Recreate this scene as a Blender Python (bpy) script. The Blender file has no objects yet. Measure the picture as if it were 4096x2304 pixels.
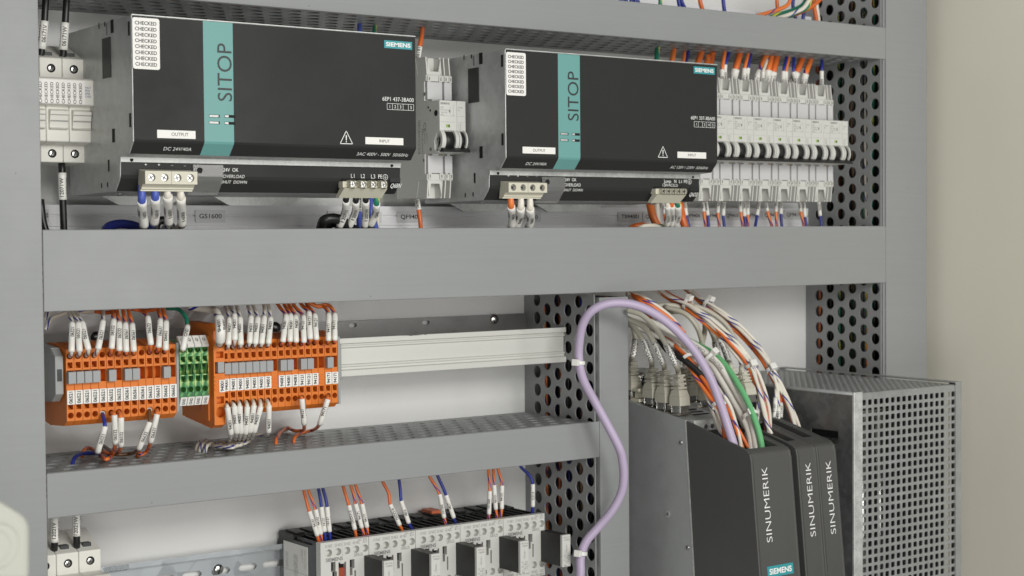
import bpy, math, random
from mathutils import Vector, Matrix
random.seed(7)
sc = bpy.context.scene
C = sc.collection
S = 0.001                                    # everything below is in millimetres
# ------------------------------------------------------------------ camera
F = 6430.27                                   # focal length in pixels of the 4096 px wide photograph
CR = Vector((0.8112463, -0.5846483, -0.00811249))
CD = Vector((-0.02552414, -0.02154867, -0.99944193))
CF = Vector((0.58414721, 0.81100063, -0.03240393))
cam = bpy.data.objects.new('camera', bpy.data.cameras.new('camera')); C.objects.link(cam)
cam.data.sensor_width = 36.0; cam.data.lens = F / 4096 * 36
cam.data.clip_start = 0.02; cam.data.clip_end = 50
cam.matrix_world = Matrix(((CR[0], -CD[0], -CF[0], 0), (CR[1], -CD[1], -CF[1], 0), (CR[2], -CD[2], -CF[2], 0), (0, 0, 0, 1)))
cam.data.dof.use_dof = True; cam.data.dof.focus_distance = 1.30; cam.data.dof.aperture_fstop = 14.0
sc.camera = cam
# ------------------------------------------------------------------ light
sc.view_settings.view_transform = 'Standard'; sc.view_settings.look = 'None'
sc.view_settings.exposure = -0.09; sc.view_settings.gamma = 1.0
w = bpy.data.worlds.new('World'); sc.world = w; w.use_nodes = True
w.node_tree.nodes['Background'].inputs[0].default_value = (1.0, 0.995, 0.97, 1)
w.node_tree.nodes['Background'].inputs[1].default_value = 0.155
def area(name, loc, target, sx, sy, power, col=(1, .99, .955)):
    l = bpy.data.lights.new(name, 'AREA'); l.shape = 'RECTANGLE'; l.size = sx; l.size_y = sy; l.energy = power; l.color = col
    o = bpy.data.objects.new(name, l); C.objects.link(o); o.location = Vector(loc) * S
    d = (Vector(target) - Vector(loc)).normalized()
    o.rotation_euler = d.to_track_quat('-Z', 'Y').to_euler()
    return o
area('key_lamp', (480, -480, 520), (860, 1200, 0), 0.5, 0.45, 13.5)  # unseen soft key, placed to give the broad frontal light
area('fill_lamp', (1000, -420, 70), (1150, 1200, 0), 1.3, 0.9, 12)  # unseen fill, added to brighten the beige wall and the label strip
area('low_lamp', (-60, -200, -420), (850, 1200, -200), 0.6, 0.5, 6)
# ------------------------------------------------------------------ pixel -> point helpers
def crop(x0, y0, s): return lambda x, y: (x0 + x / s, y0 + y / s)
A1 = crop(0, 0, 1.4492); A2 = crop(1000, 0, 1.4492); A3 = crop(1900, 0, 1.4492); A4 = crop(2800, 0, 1.4492)
L1 = crop(0, 1150, 1.9317); L2 = crop(700, 1150, 1.9317); C3 = crop(1400, 1150, 1.2559); N = crop(2300, 1130, 2.0127)
C5 = crop(2400, 1500, 1.5189); C6 = crop(0, 1700, 2.3994); C7 = crop(1000, 1800, 2.875); C8 = crop(1700, 1800, 2.875)
B1 = crop(2800, 200, 1.9314); B2 = crop(1600, 180, 2.07); B3 = crop(480, 600, 3.1415); B4 = crop(1300, 650, 2.576)
B5 = crop(2500, 740, 2.576); B6 = crop(2250, 0, 1.908); D1 = crop(2500, 1350, 2.8986); D2 = crop(3000, 1450, 2.634); D3 = crop(2500, 1800, 2.862)
def ray(q): return CR * ((q[0] - 2048) / F) + CD * ((q[1] - 1152) / F) + CF
def PY(q, Y): d = ray(q); return d * (Y / d[1])
def PX(q, X): d = ray(q); return d * (X / d[0])
def PZ(q, Z): d = ray(q); return d * (Z / d[2])
def P(q, v): return PY(q, v) if v > 0 else PZ(q, v)
V3 = Vector
# ------------------------------------------------------------------ materials
MATS = {}
def mat(name, col, rough=.5, metal=0., bump=0., bscale=300., var=0., vscale=20., spec=.5, trans=0., coat=0., wear=0.):
    m = bpy.data.materials.new(name); m.use_nodes = True
    nt = m.node_tree; b = nt.nodes['Principled BSDF']; lk = nt.links
    b.inputs['Base Color'].default_value = (*col, 1); b.inputs['Roughness'].default_value = rough
    b.inputs['Metallic'].default_value = metal; b.inputs['Specular IOR Level'].default_value = spec
    b.inputs['Transmission Weight'].default_value = trans; b.inputs['Coat Weight'].default_value = coat
    tc = nt.nodes.new('ShaderNodeTexCoord')
    if var:
        n = nt.nodes.new('ShaderNodeTexNoise'); n.inputs['Scale'].default_value = vscale; n.inputs['Detail'].default_value = 5
        lk.new(tc.outputs['Object'], n.inputs['Vector'])
        mx = nt.nodes.new('ShaderNodeMix'); mx.data_type = 'RGBA'
        mx.inputs[6].default_value = (*[c * (1 - var) for c in col], 1); mx.inputs[7].default_value = (*[min(1, c * (1 + var)) for c in col], 1)
        lk.new(n.outputs[0], mx.inputs[0]); lk.new(mx.outputs[2], b.inputs['Base Color'])
        mr = nt.nodes.new('ShaderNodeMapRange'); mr.inputs[3].default_value = rough * .85; mr.inputs[4].default_value = min(1, rough * 1.15)
        lk.new(n.outputs[0], mr.inputs[0]); lk.new(mr.outputs[0], b.inputs['Roughness'])
    if bump:
        n = nt.nodes.new('ShaderNodeTexNoise'); n.inputs['Scale'].default_value = bscale; n.inputs['Detail'].default_value = 3
        lk.new(tc.outputs['Object'], n.inputs['Vector'])
        bp = nt.nodes.new('ShaderNodeBump'); bp.inputs['Strength'].default_value = bump; bp.inputs['Distance'].default_value = 0.001
        lk.new(n.outputs[0], bp.inputs['Height']); lk.new(bp.outputs[0], b.inputs['Normal'])
    if wear:
        n = nt.nodes.new('ShaderNodeTexNoise'); n.inputs['Scale'].default_value = 7; n.inputs['Detail'].default_value = 6; n.inputs['Roughness'].default_value = .65
        lk.new(tc.outputs['Object'], n.inputs['Vector'])
        mr = nt.nodes.new('ShaderNodeMapRange'); mr.inputs[1].default_value = .35; mr.inputs[2].default_value = .68; mr.inputs[3].default_value = rough * .72; mr.inputs[4].default_value = min(1, rough * 1.35)
        lk.new(n.outputs[0], mr.inputs[0]); lk.new(mr.outputs[0], b.inputs['Roughness'])
        v = nt.nodes.new('ShaderNodeTexVoronoi'); v.inputs['Scale'].default_value = 38; lk.new(tc.outputs['Object'], v.inputs['Vector'])
        sp = nt.nodes.new('ShaderNodeSeparateColor'); lk.new(v.outputs['Color'], sp.inputs[0])
        c1 = nt.nodes.new('ShaderNodeMath'); c1.operation = 'LESS_THAN'; c1.inputs[1].default_value = .028; lk.new(v.outputs['Distance'], c1.inputs[0])
        c2 = nt.nodes.new('ShaderNodeMath'); c2.operation = 'LESS_THAN'; c2.inputs[1].default_value = .22; lk.new(sp.outputs[0], c2.inputs[0])
        c3 = nt.nodes.new('ShaderNodeMath'); c3.operation = 'MULTIPLY'; lk.new(c1.outputs[0], c3.inputs[0]); lk.new(c2.outputs[0], c3.inputs[1])
        c4 = nt.nodes.new('ShaderNodeMath'); c4.operation = 'MULTIPLY'; c4.inputs[1].default_value = wear; lk.new(c3.outputs[0], c4.inputs[0])
        mp_ = nt.nodes.new('ShaderNodeMapping'); mp_.inputs['Scale'].default_value = (9, 9, 260) if name == 'duct' else (20, 20, 20); lk.new(tc.outputs['Object'], mp_.inputs[0])
        n2 = nt.nodes.new('ShaderNodeTexNoise'); n2.inputs['Scale'].default_value = 1.5; n2.inputs['Detail'].default_value = 4; lk.new(mp_.outputs[0], n2.inputs['Vector'])
        m2 = nt.nodes.new('ShaderNodeMix'); m2.data_type = 'RGBA'; m2.inputs[6].default_value = (*[c * (.955 if name == 'duct' else .985) for c in col], 1); m2.inputs[7].default_value = (*[min(1, c * (1.045 if name == 'duct' else 1.015)) for c in col], 1); lk.new(n2.outputs[0], m2.inputs[0])
        mx = nt.nodes.new('ShaderNodeMix'); mx.data_type = 'RGBA'; mx.inputs[7].default_value = (*[.5 * c if max(col) > .06 else .3 for c in col], 1)
        lk.new(c4.outputs[0], mx.inputs[0]); lk.new(m2.outputs[2], mx.inputs[6]); lk.new(mx.outputs[2], b.inputs['Base Color'])
    MATS[name] = m; return m
def zinc(name, lo, hi, rough, scale, metal=1.):
    m = mat(name, hi, rough, metal); nt = m.node_tree; b = nt.nodes['Principled BSDF']; lk = nt.links
    tc = nt.nodes.new('ShaderNodeTexCoord')
    n1 = nt.nodes.new('ShaderNodeTexVoronoi'); n1.inputs['Scale'].default_value = scale
    n2 = nt.nodes.new('ShaderNodeTexNoise'); n2.inputs['Scale'].default_value = scale * .13; n2.inputs['Detail'].default_value = 6
    for n in (n1, n2): lk.new(tc.outputs['Object'], n.inputs['Vector'])
    ad = nt.nodes.new('ShaderNodeMath'); ad.operation = 'MULTIPLY_ADD'; ad.inputs[1].default_value = .35
    lk.new(n1.outputs['Color'], ad.inputs[0]); lk.new(n2.outputs[0], ad.inputs[2])
    cr = nt.nodes.new('ShaderNodeMapRange'); cr.inputs[1].default_value = .35; cr.inputs[2].default_value = .95
    lk.new(ad.outputs[0], cr.inputs[0])
    mx = nt.nodes.new('ShaderNodeMix'); mx.data_type = 'RGBA'; mx.inputs[6].default_value = (*lo, 1); mx.inputs[7].default_value = (*hi, 1)
    lk.new(cr.outputs[0], mx.inputs[0]); lk.new(mx.outputs[2], b.inputs['Base Color'])
    r = nt.nodes.new('ShaderNodeMapRange'); r.inputs[3].default_value = rough * .8; r.inputs[4].default_value = rough * 1.3
    lk.new(cr.outputs[0], r.inputs[0]); lk.new(r.outputs[0], b.inputs['Roughness'])
def wire_mat(name, base, stripe=None, stripe2=None, k=.055, wd=.16, rough=.38):
    m = mat(name, base, rough)
    if not stripe: return
    nt = m.node_tree; b = nt.nodes['Principled BSDF']; lk = nt.links
    uv = nt.nodes.new('ShaderNodeUVMap'); sp = nt.nodes.new('ShaderNodeSeparateXYZ'); lk.new(uv.outputs[0], sp.inputs[0])
    ma = nt.nodes.new('ShaderNodeMath'); ma.operation = 'MULTIPLY_ADD'; ma.inputs[1].default_value = k * 0.55
    lk.new(sp.outputs[0], ma.inputs[0]); lk.new(sp.outputs[1], ma.inputs[2])
    fr = nt.nodes.new('ShaderNodeMath'); fr.operation = 'FRACT'; lk.new(ma.outputs[0], fr.inputs[0])
    lt = nt.nodes.new('ShaderNodeMath'); lt.operation = 'LESS_THAN'; lt.inputs[1].default_value = wd; lk.new(fr.outputs[0], lt.inputs[0])
    mx = nt.nodes.new('ShaderNodeMix'); mx.data_type = 'RGBA'; mx.inputs[6].default_value = (*base, 1); mx.inputs[7].default_value = (*stripe, 1)
    lk.new(lt.outputs[0], mx.inputs[0]); lk.new(mx.outputs[2], b.inputs['Base Color'])
mat('plate', (.73, .73, .715), .16, bump=.18, bscale=90., coat=.2, wear=.9)
mat('beige', (.80, .77, .66), .42, bump=.12, bscale=60., wear=.5)
mat('duct', (.275, .285, .285), .40, bump=.03, bscale=500, wear=.6)
mat('duct_shaded', (.20, .205, .205), .45, bump=.02, bscale=900)  # darker copy of the duct grey: interior shade put into the colour
mat('cover_black', (.026, .026, .025), .5, spec=.22, wear=.35, bump=.05, bscale=2500)
mat('plastic_black', (.012, .012, .012), .45)
mat('hole_black', (.004, .004, .004), .8)
mat('cover_grey', (.070, .070, .067), .48, wear=.3, bump=.08, bscale=3000)
mat('teal', (.135, .335, .315), .42)
mat('logo_teal', (.04, .30, .33), .35)
mat('print_white', (.82, .82, .80), .5)
mat('print_black', (.012, .012, .012), .5)
mat('print_grey', (.20, .20, .19), .5)
mat('print_dark', (.03, .033, .033), .5)
mat('print_blue', (.10, .12, .28), .5)
mat('paper', (.80, .79, .75), .5)
mat('sleeve', (.80, .79, .74), .42)
mat('label_grey', (.66, .66, .66), .3)
mat('cream', (.60, .58, .47), .4)
mat('ivory', (.72, .71, .65), .42)
mat('breaker', (.60, .60, .565), .42)
mat('breaker_cover', (.56, .56, .565), .4)
mat('orange', (.68, .185, .026), .42, spec=.3, var=.04, vscale=80)
mat('grey_jumper', (.32, .33, .33), .45)
mat('grey_clip', (.30, .31, .305), .45)
mat('window_green', (.25, .42, .06), .3)
mat('brass', (.55, .40, .22), .25, 1.)
mat('chrome', (.60, .60, .58), .22, 1.)
mat('dark_screw', (.10, .10, .10), .25, .8)
mat('nickel', (.50, .46, .40), .25, 1.)
mat('alu', (.62, .62, .58), .38, .15)
mat('strip_white', (.82, .82, .84), .35)
mat('purple', (.47, .39, .535), .45, var=.05, vscale=25, bump=.04, bscale=150)
mat('green_cable', (.15, .46, .20), .4)
mat('white_cable', (.68, .655, .60), .4)
mat('grey_cable', (.46, .44, .36), .42)
mat('grey_plug', (.52, .50, .42), .42)
mat('nylon', (.78, .78, .74), .35, spec=.5)
mat('clear', (.75, .75, .73), .15, trans=.85)
mat('red_orange', (.55, .13, .05), .45)
mat('red_insert', (.32, .05, .02), .5)
mat('latch', (.36, .365, .32), .45)
mat('cage_shade', (.05, .052, .055), .5)  # near-black for the cage's inner sheets: inside shade put into the colour
zinc('zinc', (.30, .31, .305), (.38, .39, .385), .42, 320., .45)
zinc('zinc_smooth', (.40, .415, .415), (.45, .465, .465), .40, 400., .35)
zinc('strip_metal', (.24, .24, .235), (.27, .27, .265), .35, 300., .6)
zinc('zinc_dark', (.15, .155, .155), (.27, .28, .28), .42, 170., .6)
zinc('zinc_flank', (.40, .41, .405), (.62, .63, .625), .40, 150., .45)
zinc('zinc_light', (.42, .43, .42), (.66, .67, .65), .42, 420., .4)
zinc('rail_zinc', (.50, .54, .57), (.70, .74, .77), .30, 60.)
ORG = (.72, .17, .04); BLU = (.018, .03, .28)
wire_mat('w', (.76, .72, .63), BLU, wd=.13)
wire_mat('o', (.78, .20, .045), BLU, wd=.12)
wire_mat('O', (.70, .15, .03))
wire_mat('b', (.022, .035, .25))
wire_mat('B', (.07, .11, .45))
wire_mat('g', (.012, .20, .12), (.65, .60, .06), k=.03)
wire_mat('k', (.012, .012, .012))
wire_mat('n', (.14, .075, .035))
wire_mat('W', (.74, .70, .61))
gm = mat('green_terminal', (.10, .42, .10), .35); nt = gm.node_tree
tc = nt.nodes.new('ShaderNodeTexCoord'); nz = nt.nodes.new('ShaderNodeTexNoise'); nz.inputs['Scale'].default_value = 120; nz.inputs['Detail'].default_value = 2
nz.inputs['Distortion'].default_value = 1.2; nt.links.new(tc.outputs['Object'], nz.inputs['Vector'])
cr = nt.nodes.new('ShaderNodeValToRGB'); cr.color_ramp.elements[0].position = .38; cr.color_ramp.elements[0].color = (.012, .12, .035, 1)
cr.color_ramp.elements[1].position = .66; cr.color_ramp.elements[1].color = (.50, .62, .22, 1)
e = cr.color_ramp.elements.new(.5); e.color = (.07, .32, .08, 1)
nt.links.new(nz.outputs[0], cr.inputs[0]); nt.links.new(cr.outputs[0], nt.nodes['Principled BSDF'].inputs['Base Color'])
# ------------------------------------------------------------------ mesh builder
ROOT = {}
class MB:
    def __init__(s): s.v = []; s.f = []; s.m = []; s.uv = {}; s.sm = []
    def face(s, ids, m=0, smooth=False): s.f.append(tuple(ids)); s.m.append(m); s.sm.append(smooth)
    def add(s, pts): i = len(s.v); s.v.extend([tuple(p) for p in pts]); return i
    def box(s, x0, x1, y0, y1, z0, z1, m=0):
        i = s.add([(x, y, z) for x in (x0, x1) for y in (y0, y1) for z in (z0, z1)])
        for q in ((0, 1, 3, 2), (4, 6, 7, 5), (0, 4, 5, 1), (2, 3, 7, 6), (0, 2, 6, 4), (1, 5, 7, 3)): s.face([i + k for k in q], m)
        return s
    def prism(s, prof, a0, a1, ax='x', m=0, caps=True):
        def mk(u, v, a): return {'x': (a, u, v), 'y': (u, a, v), 'z': (u, v, a)}[ax]
        n = len(prof); i = s.add([mk(u, v, a0) for u, v in prof]); s.add([mk(u, v, a1) for u, v in prof])
        for k in range(n): s.face((i + k, i + (k + 1) % n, i + n + (k + 1) % n, i + n + k), m)
        if caps: s.face([i + k for k in range(n)][::-1], m); s.face([i + n + k for k in range(n)], m)
        return s
    def cyl(s, c, ax, r, h, n=16, m=0, r2=None):
        c = V3(c); ax = V3(ax).normalized(); t = V3((0, 0, 1)) if abs(ax[2]) < .9 else V3((1, 0, 0))
        a = ax.cross(t).normalized(); b = ax.cross(a); r2 = r if r2 is None else r2
        i = s.add([c + (a * math.cos(q) + b * math.sin(q)) * r for q in [2 * math.pi * k / n for k in range(n)]])
        s.add([c + ax * h + (a * math.cos(q) + b * math.sin(q)) * r2 for q in [2 * math.pi * k / n for k in range(n)]])
        for k in range(n): s.face((i + k, i + (k + 1) % n, i + n + (k + 1) % n, i + n + k), m, True)
        s.face([i + k for k in range(n)][::-1], m); s.face([i + n + k for k in range(n)], m)
        return s
    def dome(s, c, ax, r, h, n=14, m=0):
        c = V3(c); ax = V3(ax).normalized(); t = V3((0, 0, 1)) if abs(ax[2]) < .9 else V3((1, 0, 0))
        a = ax.cross(t).normalized(); b = ax.cross(a); rows = 5; i = len(s.v)
        for j in range(rows):
            q = j / (rows) * math.pi / 2
            s.add([c + ax * h * math.sin(q) + (a * math.cos(p) + b * math.sin(p)) * r * math.cos(q) for p in [2 * math.pi * k / n for k in range(n)]])
        e = s.add([c + ax * h])
        for j in range(rows - 1):
            for k in range(n): s.face((i + j * n + k, i + j * n + (k + 1) % n, i + (j + 1) * n + (k + 1) % n, i + (j + 1) * n + k), m, True)
        for k in range(n): s.face((i + (rows - 1) * n + k, i + (rows - 1) * n + (k + 1) % n, e), m, True)
        return s
    def sweep(s, pts, r, n=10, m=0, caps=True):
        if not callable(r): rr = r; r = lambda k: rr
        T = []
        for k in range(len(pts)): T.append((pts[min(k + 1, len(pts) - 1)] - pts[max(k - 1, 0)]).normalized())
        t = V3((0.31, -.95, .05)); nrm = (t - T[0] * t.dot(T[0])).normalized(); L = 0; i = len(s.v)
        for k, p in enumerate(pts):
            nrm = (nrm - T[k] * nrm.dot(T[k])).normalized(); bn = T[k].cross(nrm)
            if k: L += (p - pts[k - 1]).length
            for j in range(n):
                q = 2 * math.pi * j / n
                s.v.append(tuple(p + (nrm * math.cos(q) + bn * math.sin(q)) * r(k)))
            for j in range(n):
                if k < len(pts) - 1:
                    s.face((i + k * n + j, i + k * n + (j + 1) % n, i + (k + 1) * n + (j + 1) % n, i + (k + 1) * n + j), m, True)
                    L2_ = L + (pts[k + 1] - p).length
                    s.uv[len(s.f) - 1] = [(L, j / n), (L, (j + 1) / n), (L2_, (j + 1) / n), (L2_, j / n)]
        if caps:
            s.face([i + j for j in range(n)][::-1], m); s.face([i + (len(pts) - 1) * n + j for j in range(n)], m)
        return s
    def sheet(s, mp, u0, u1, v0, v1, t, holes, m=0, blind=None, seg=16):
        """a plate in (u, v) of thickness t with real cut-outs; hole = (u, v, half_u, half_v, exponent); exponent 0 is a plain rectangle"""
        us = sorted({u0, u1, *[min(max(h[0] + d * h[2], u0), u1) for h in holes for d in (-1, 1)]})
        vs = sorted({v0, v1, *[min(max(h[1] + d * h[3], v0), v1) for h in holes for d in (-1, 1)]})
        def inside(u, v):
            return any(abs(u - h[0]) < h[2] and abs(v - h[1]) < h[3] for h in holes)
        idx = {}
        def vt(u, v, d):
            k = (round(u, 4), round(v, 4), d)
            if k not in idx: idx[k] = s.add([mp(u, v, d)])
            return idx[k]
        for a in range(len(us) - 1):
            if us[a + 1] - us[a] < 1e-5: continue
            for b in range(len(vs) - 1):
                if vs[b + 1] - vs[b] < 1e-5 or inside((us[a] + us[a + 1]) / 2, (vs[b] + vs[b + 1]) / 2): continue
                q = ((us[a], vs[b]), (us[a + 1], vs[b]), (us[a + 1], vs[b + 1]), (us[a], vs[b + 1]))
                s.face([vt(*p, 0) for p in q], m); s.face([vt(*p, t) for p in q][::-1], m)
        for q in (((u0, v0), (u1, v0)), ((u1, v0), (u1, v1)), ((u1, v1), (u0, v1)), ((u0, v1), (u0, v0))):
            s.face((vt(*q[0], 0), vt(*q[0], t), vt(*q[1], t), vt(*q[1], 0)), m)
        for h in holes:
            cu, cv, hu, hv, e = h[:5]
            if e == 0:
                ring = [(cu - hu, cv - hv), (cu + hu, cv - hv), (cu + hu, cv + hv), (cu - hu, cv + hv)]
            else:
                an = sorted({2 * math.pi * k / seg for k in range(seg)} | {math.atan2(y * hv, x * hu) % (2 * math.pi) for x in (-1, 1) for y in (-1, 1)})
                ring = []; out = []
                for q in an:
                    c_, s_ = math.cos(q), math.sin(q)
                    rr = (abs(c_ / hu) ** e + abs(s_ / hv) ** e) ** (-1 / e) * .985
                    ro = min(hu / abs(c_) if abs(c_) > 1e-9 else 1e9, hv / abs(s_) if abs(s_) > 1e-9 else 1e9)
                    ring.append((cu + rr * c_, cv + rr * s_)); out.append((cu + ro * c_, cv + ro * s_))
                n = len(an)
                for d in (0, t):
                    i = s.add([mp(*p, d) for p in ring]); j = s.add([mp(*p, d) for p in out])
                    for k in range(n):
                        q = (i + k, j + k, j + (k + 1) % n, i + (k + 1) % n); s.face(q if d == 0 else q[::-1], m)
            n = len(ring); i = s.add([mp(*p, 0) for p in ring]); j = s.add([mp(*p, t) for p in ring])
            for k in range(n): s.face((i + k, i + (k + 1) % n, j + (k + 1) % n, j + k), h[6] if len(h) > 6 else m)
            bm_ = h[5] if len(h) > 5 else blind
            if bm_ is not None: s.face([j + k for k in range(n)], bm_)
        return s
    def build(s, name, mats, parent=None, loc=None, bevel=0, smooth=False):
        me = bpy.data.meshes.new(name)
        o = bpy.data.objects.new(name, me); C.objects.link(o)
        if parent is not None: L = ROOT[parent.name]; o.parent = parent
        else: L = V3(loc) if loc is not None else V3(s.v[0]); o.location = L * S
        ROOT[o.name] = L
        me.from_pydata([((x - L[0]) * S, (y - L[1]) * S, (z - L[2]) * S) for x, y, z in s.v], [], s.f)
        if isinstance(mats, str): mats = [mats]
        for k in mats: me.materials.append(MATS[k])
        me.polygons.foreach_set('material_index', s.m)
        me.polygons.foreach_set('use_smooth', [bool(x) or smooth for x in s.sm])
        if s.uv:
            ul = me.uv_layers.new(name='UVMap')
            for fi, c in s.uv.items():
                p = me.polygons[fi]
                for li, q in zip(p.loop_indices, c): ul.data[li].uv = q
        me.update()
        if bevel:
            b = o.modifiers.new('edge', 'BEVEL'); b.width = bevel * S; b.segments = 2; b.limit_method = 'ANGLE'; b.angle_limit = math.radians(40)
        return o
def thing(name, loc, label, cat, group=None, kind=None):
    o = bpy.data.objects.new(name, None); C.objects.link(o); o.location = V3(loc) * S; ROOT[o.name] = V3(loc); o.empty_display_size = .01
    return tag(o, label, cat, group, kind)
def tag(o, label, cat=None, group=None, kind=None):
    o['label'] = label
    if cat: o['category'] = cat
    if group: o['group'] = group
    if kind: o['kind'] = kind
    return o
def copy_tree(o, dloc, parent=None, top=True):
    c = o.copy(); C.objects.link(c); ROOT[c.name] = ROOT[o.name] + V3(dloc)
    if top: c.location = o.location + V3(dloc) * S
    else: c.parent = parent
    for ch in list(o.children): copy_tree(ch, dloc, c, False)
    return c
def bez(pts, per=6):
    """Catmull-Rom through pts; returns samples, control point k lands on sample k*per"""
    if len(pts) == 2: return [pts[0].lerp(pts[1], k / per) for k in range(per + 1)]
    q = [pts[0] * 2 - pts[1]] + list(pts) + [pts[-1] * 2 - pts[-2]]; out = []
    for k in range(1, len(q) - 2):
        p0, p1, p2, p3 = q[k - 1:k + 3]
        # centripetal-like tension keeps long/short spans from overshooting
        d1 = (p2 - p1).length; t1 = (p2 - p0) * (d1 / max(1e-6, (p2 - p1).length + (p1 - p0).length)); t2 = (p3 - p1) * (d1 / max(1e-6, (p3 - p2).length + (p2 - p1).length))
        for j in range(per):
            t = j / per; h = (2 * t**3 - 3 * t**2 + 1, t**3 - 2 * t**2 + t, -2 * t**3 + 3 * t**2, t**3 - t**2)
            out.append(p1 * h[0] + t1 * h[1] + p2 * h[2] + t2 * h[3])
    return out + [pts[-1].copy()]
# ------------------------------------------------------------------ lettering
TC = {}
def glyphs(s, bold=0.0):
    k = (s, bold)
    if k in TC: return TC[k]
    cu = bpy.data.curves.new('lettering', 'FONT'); cu.body = s; cu.size = 1; cu.resolution_u = 4; cu.offset = bold
    o = bpy.data.objects.new('lettering', cu); me = bpy.data.meshes.new_from_object(o)
    v = [(p.co[0], p.co[1]) for p in me.vertices]; f = [tuple(p.vertices) for p in me.polygons]
    bpy.data.objects.remove(o); bpy.data.curves.remove(cu); bpy.data.meshes.remove(me)
    x0 = min(p[0] for p in v); x1 = max(p[0] for p in v); y1 = max(p[1] for p in v); y0 = min(p[1] for p in v)
    TC[k] = ([(a - x0, b) for a, b in v], f, x1 - x0, 0.69 if s not in '+-' else y1); return TC[k]
def write(mb, s, O, U, Vv, width=None, cap=None, align='l', bold=0., m=0, slant=0.):
    v, f, w_, h_ = glyphs(s, bold); O, U, Vv = V3(O), V3(U).normalized(), V3(Vv).normalized()
    ky = cap / h_ if cap else width / w_; kx = width / w_ if width else ky
    off = {'l': 0, 'c': -w_ / 2, 'r': -w_}[align] * kx
    i = mb.add([O + U * (x * kx + off + slant * y * ky) + Vv * (y * ky) for x, y in v])
    for q in f: mb.face([i + k for k in q], m)
def text(s, O, U, Vv, material, parent, name='lettering', **k):
    mb = MB(); write(mb, s, O, U, Vv, **k); return mb.build(name, material, parent)
UX = V3((1, 0, 0)); UZ = V3((0, 0, 1)); UY = V3((0, 1, 0))
# ------------------------------------------------------------------ wires
def on_sleeve(mb, s, pts, r, cap, ang, shift=0., stretch=1.):
    """wraps lettering round a sleeve, reading upwards"""
    v, f, w_, h_ = glyphs(s, .018); k = cap / h_
    cs = [0]
    for a, b in zip(pts, pts[1:]): cs.append(cs[-1] + (b - a).length)
    up = 1 if pts[-1][2] > pts[0][2] else -1
    if up < 0: pts = pts[::-1]; T_ = cs[-1]; cs = [T_ - c for c in cs[::-1]]
    L = cs[-1]; stretch = min(stretch, max(1., L * .9 / (w_ * k))); st = max(0.4, (L - w_ * k * stretch) * (.5 + shift))
    TT = [(pts[min(q + 1, len(pts) - 1)] - pts[max(q - 1, 0)]).normalized() for q in range(len(pts))]
    def at(d):
        d = min(max(d, 0), L - 1e-6)
        for q in range(len(cs) - 1):
            if cs[q] <= d <= cs[q + 1] + 1e-9: break
        t = (d - cs[q]) / max(1e-9, cs[q + 1] - cs[q]); return pts[q].lerp(pts[q + 1], t), TT[q].lerp(TT[q + 1], t).normalized()
    # split glyph faces in narrow bands so that they follow the curve
    import bmesh
    bm = bmesh.new(); bv = [bm.verts.new((x, y, 0)) for x, y in v]
    for q in f:
        try: bm.faces.new([bv[j] for j in q])
        except ValueError: pass
    for y in (.18, .35, .52): bmesh.ops.bisect_plane(bm, geom=bm.verts[:] + bm.edges[:] + bm.faces[:], plane_co=(0, y, 0), plane_no=(0, 1, 0))
    bm.verts.index_update(); i = len(mb.v)
    for q in bm.verts:
        p, T = at(st + q.co[0] * k * stretch); Nn = -p; Nn = (Nn - T * Nn.dot(T)).normalized(); Bn = Nn.cross(T)
        a = ang + (q.co[1] - .35) * k / r
        mb.v.append(tuple(p + (Nn * math.cos(a) + Bn * math.sin(a)) * (r + .06)))
    for q in bm.faces: mb.face([i + x.index for x in q.verts])
    bm.free()
def wire(label, colour, r, pts, sl=None, txt=None, rs=None, ang=None, cat='wire', group=None, name='wire', per=6, ferrule=False, cap=None, n=10, stretch=1.):
    """pts: (crop, x, y, plane) items or vectors; sl=(i, j) control points between which the white sleeve sits"""
    ps = [p if isinstance(p, Vector) else P(p[0](p[1], p[2]), p[3]) for p in pts]
    sm = bez(ps, per)
    o = MB().sweep(sm, r, n).build(name, colour, None, ps[0]); tag(o, label, cat, group)
    if sl:
        sub = sm[sl[0] * per: sl[1] * per + 1]; rs = rs or r * 1.42
        nn = len(sub)
        mb = MB().sweep(sub, lambda k: rs * (1.03 if k in (0, nn - 1) else 1.0), 12)
        sv = mb.build('marker_sleeve', 'sleeve', o)
        if txt:
            a = random.uniform(-.35, .35) if ang is None else ang; mb = MB(); cp = cap or rs * 1.08; sh = random.uniform(-.2, .15)
            on_sleeve(mb, txt, sub, rs, cp, a, sh, stretch)
            on_sleeve(mb, txt, sub, rs, cp, a - 1.75 * cp / rs if a > 0 else a + 1.75 * cp / rs, sh + .05, stretch)
            mb.build('lettering', 'print_black', sv)
    if ferrule:
        d = (sm[1] - sm[0]).normalized(); MB().sweep([sm[0] - d * .5, sm[0] + d * 1.5], r * 1.35, 12).build('ferrule', 'nylon', o)
    return o
ORD = 'first second third fourth fifth sixth seventh eighth ninth tenth eleventh twelfth thirteenth fourteenth fifteenth sixteenth seventeenth eighteenth'.split()
CN = {'w': 'white wire with blue stripe', 'o': 'orange wire with blue stripe', 'O': 'plain orange wire', 'b': 'dark blue wire', 'B': 'blue wire', 'g': 'green and yellow wire', 'k': 'black wire', 'n': 'brown wire', 'W': 'white wire'}
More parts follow.
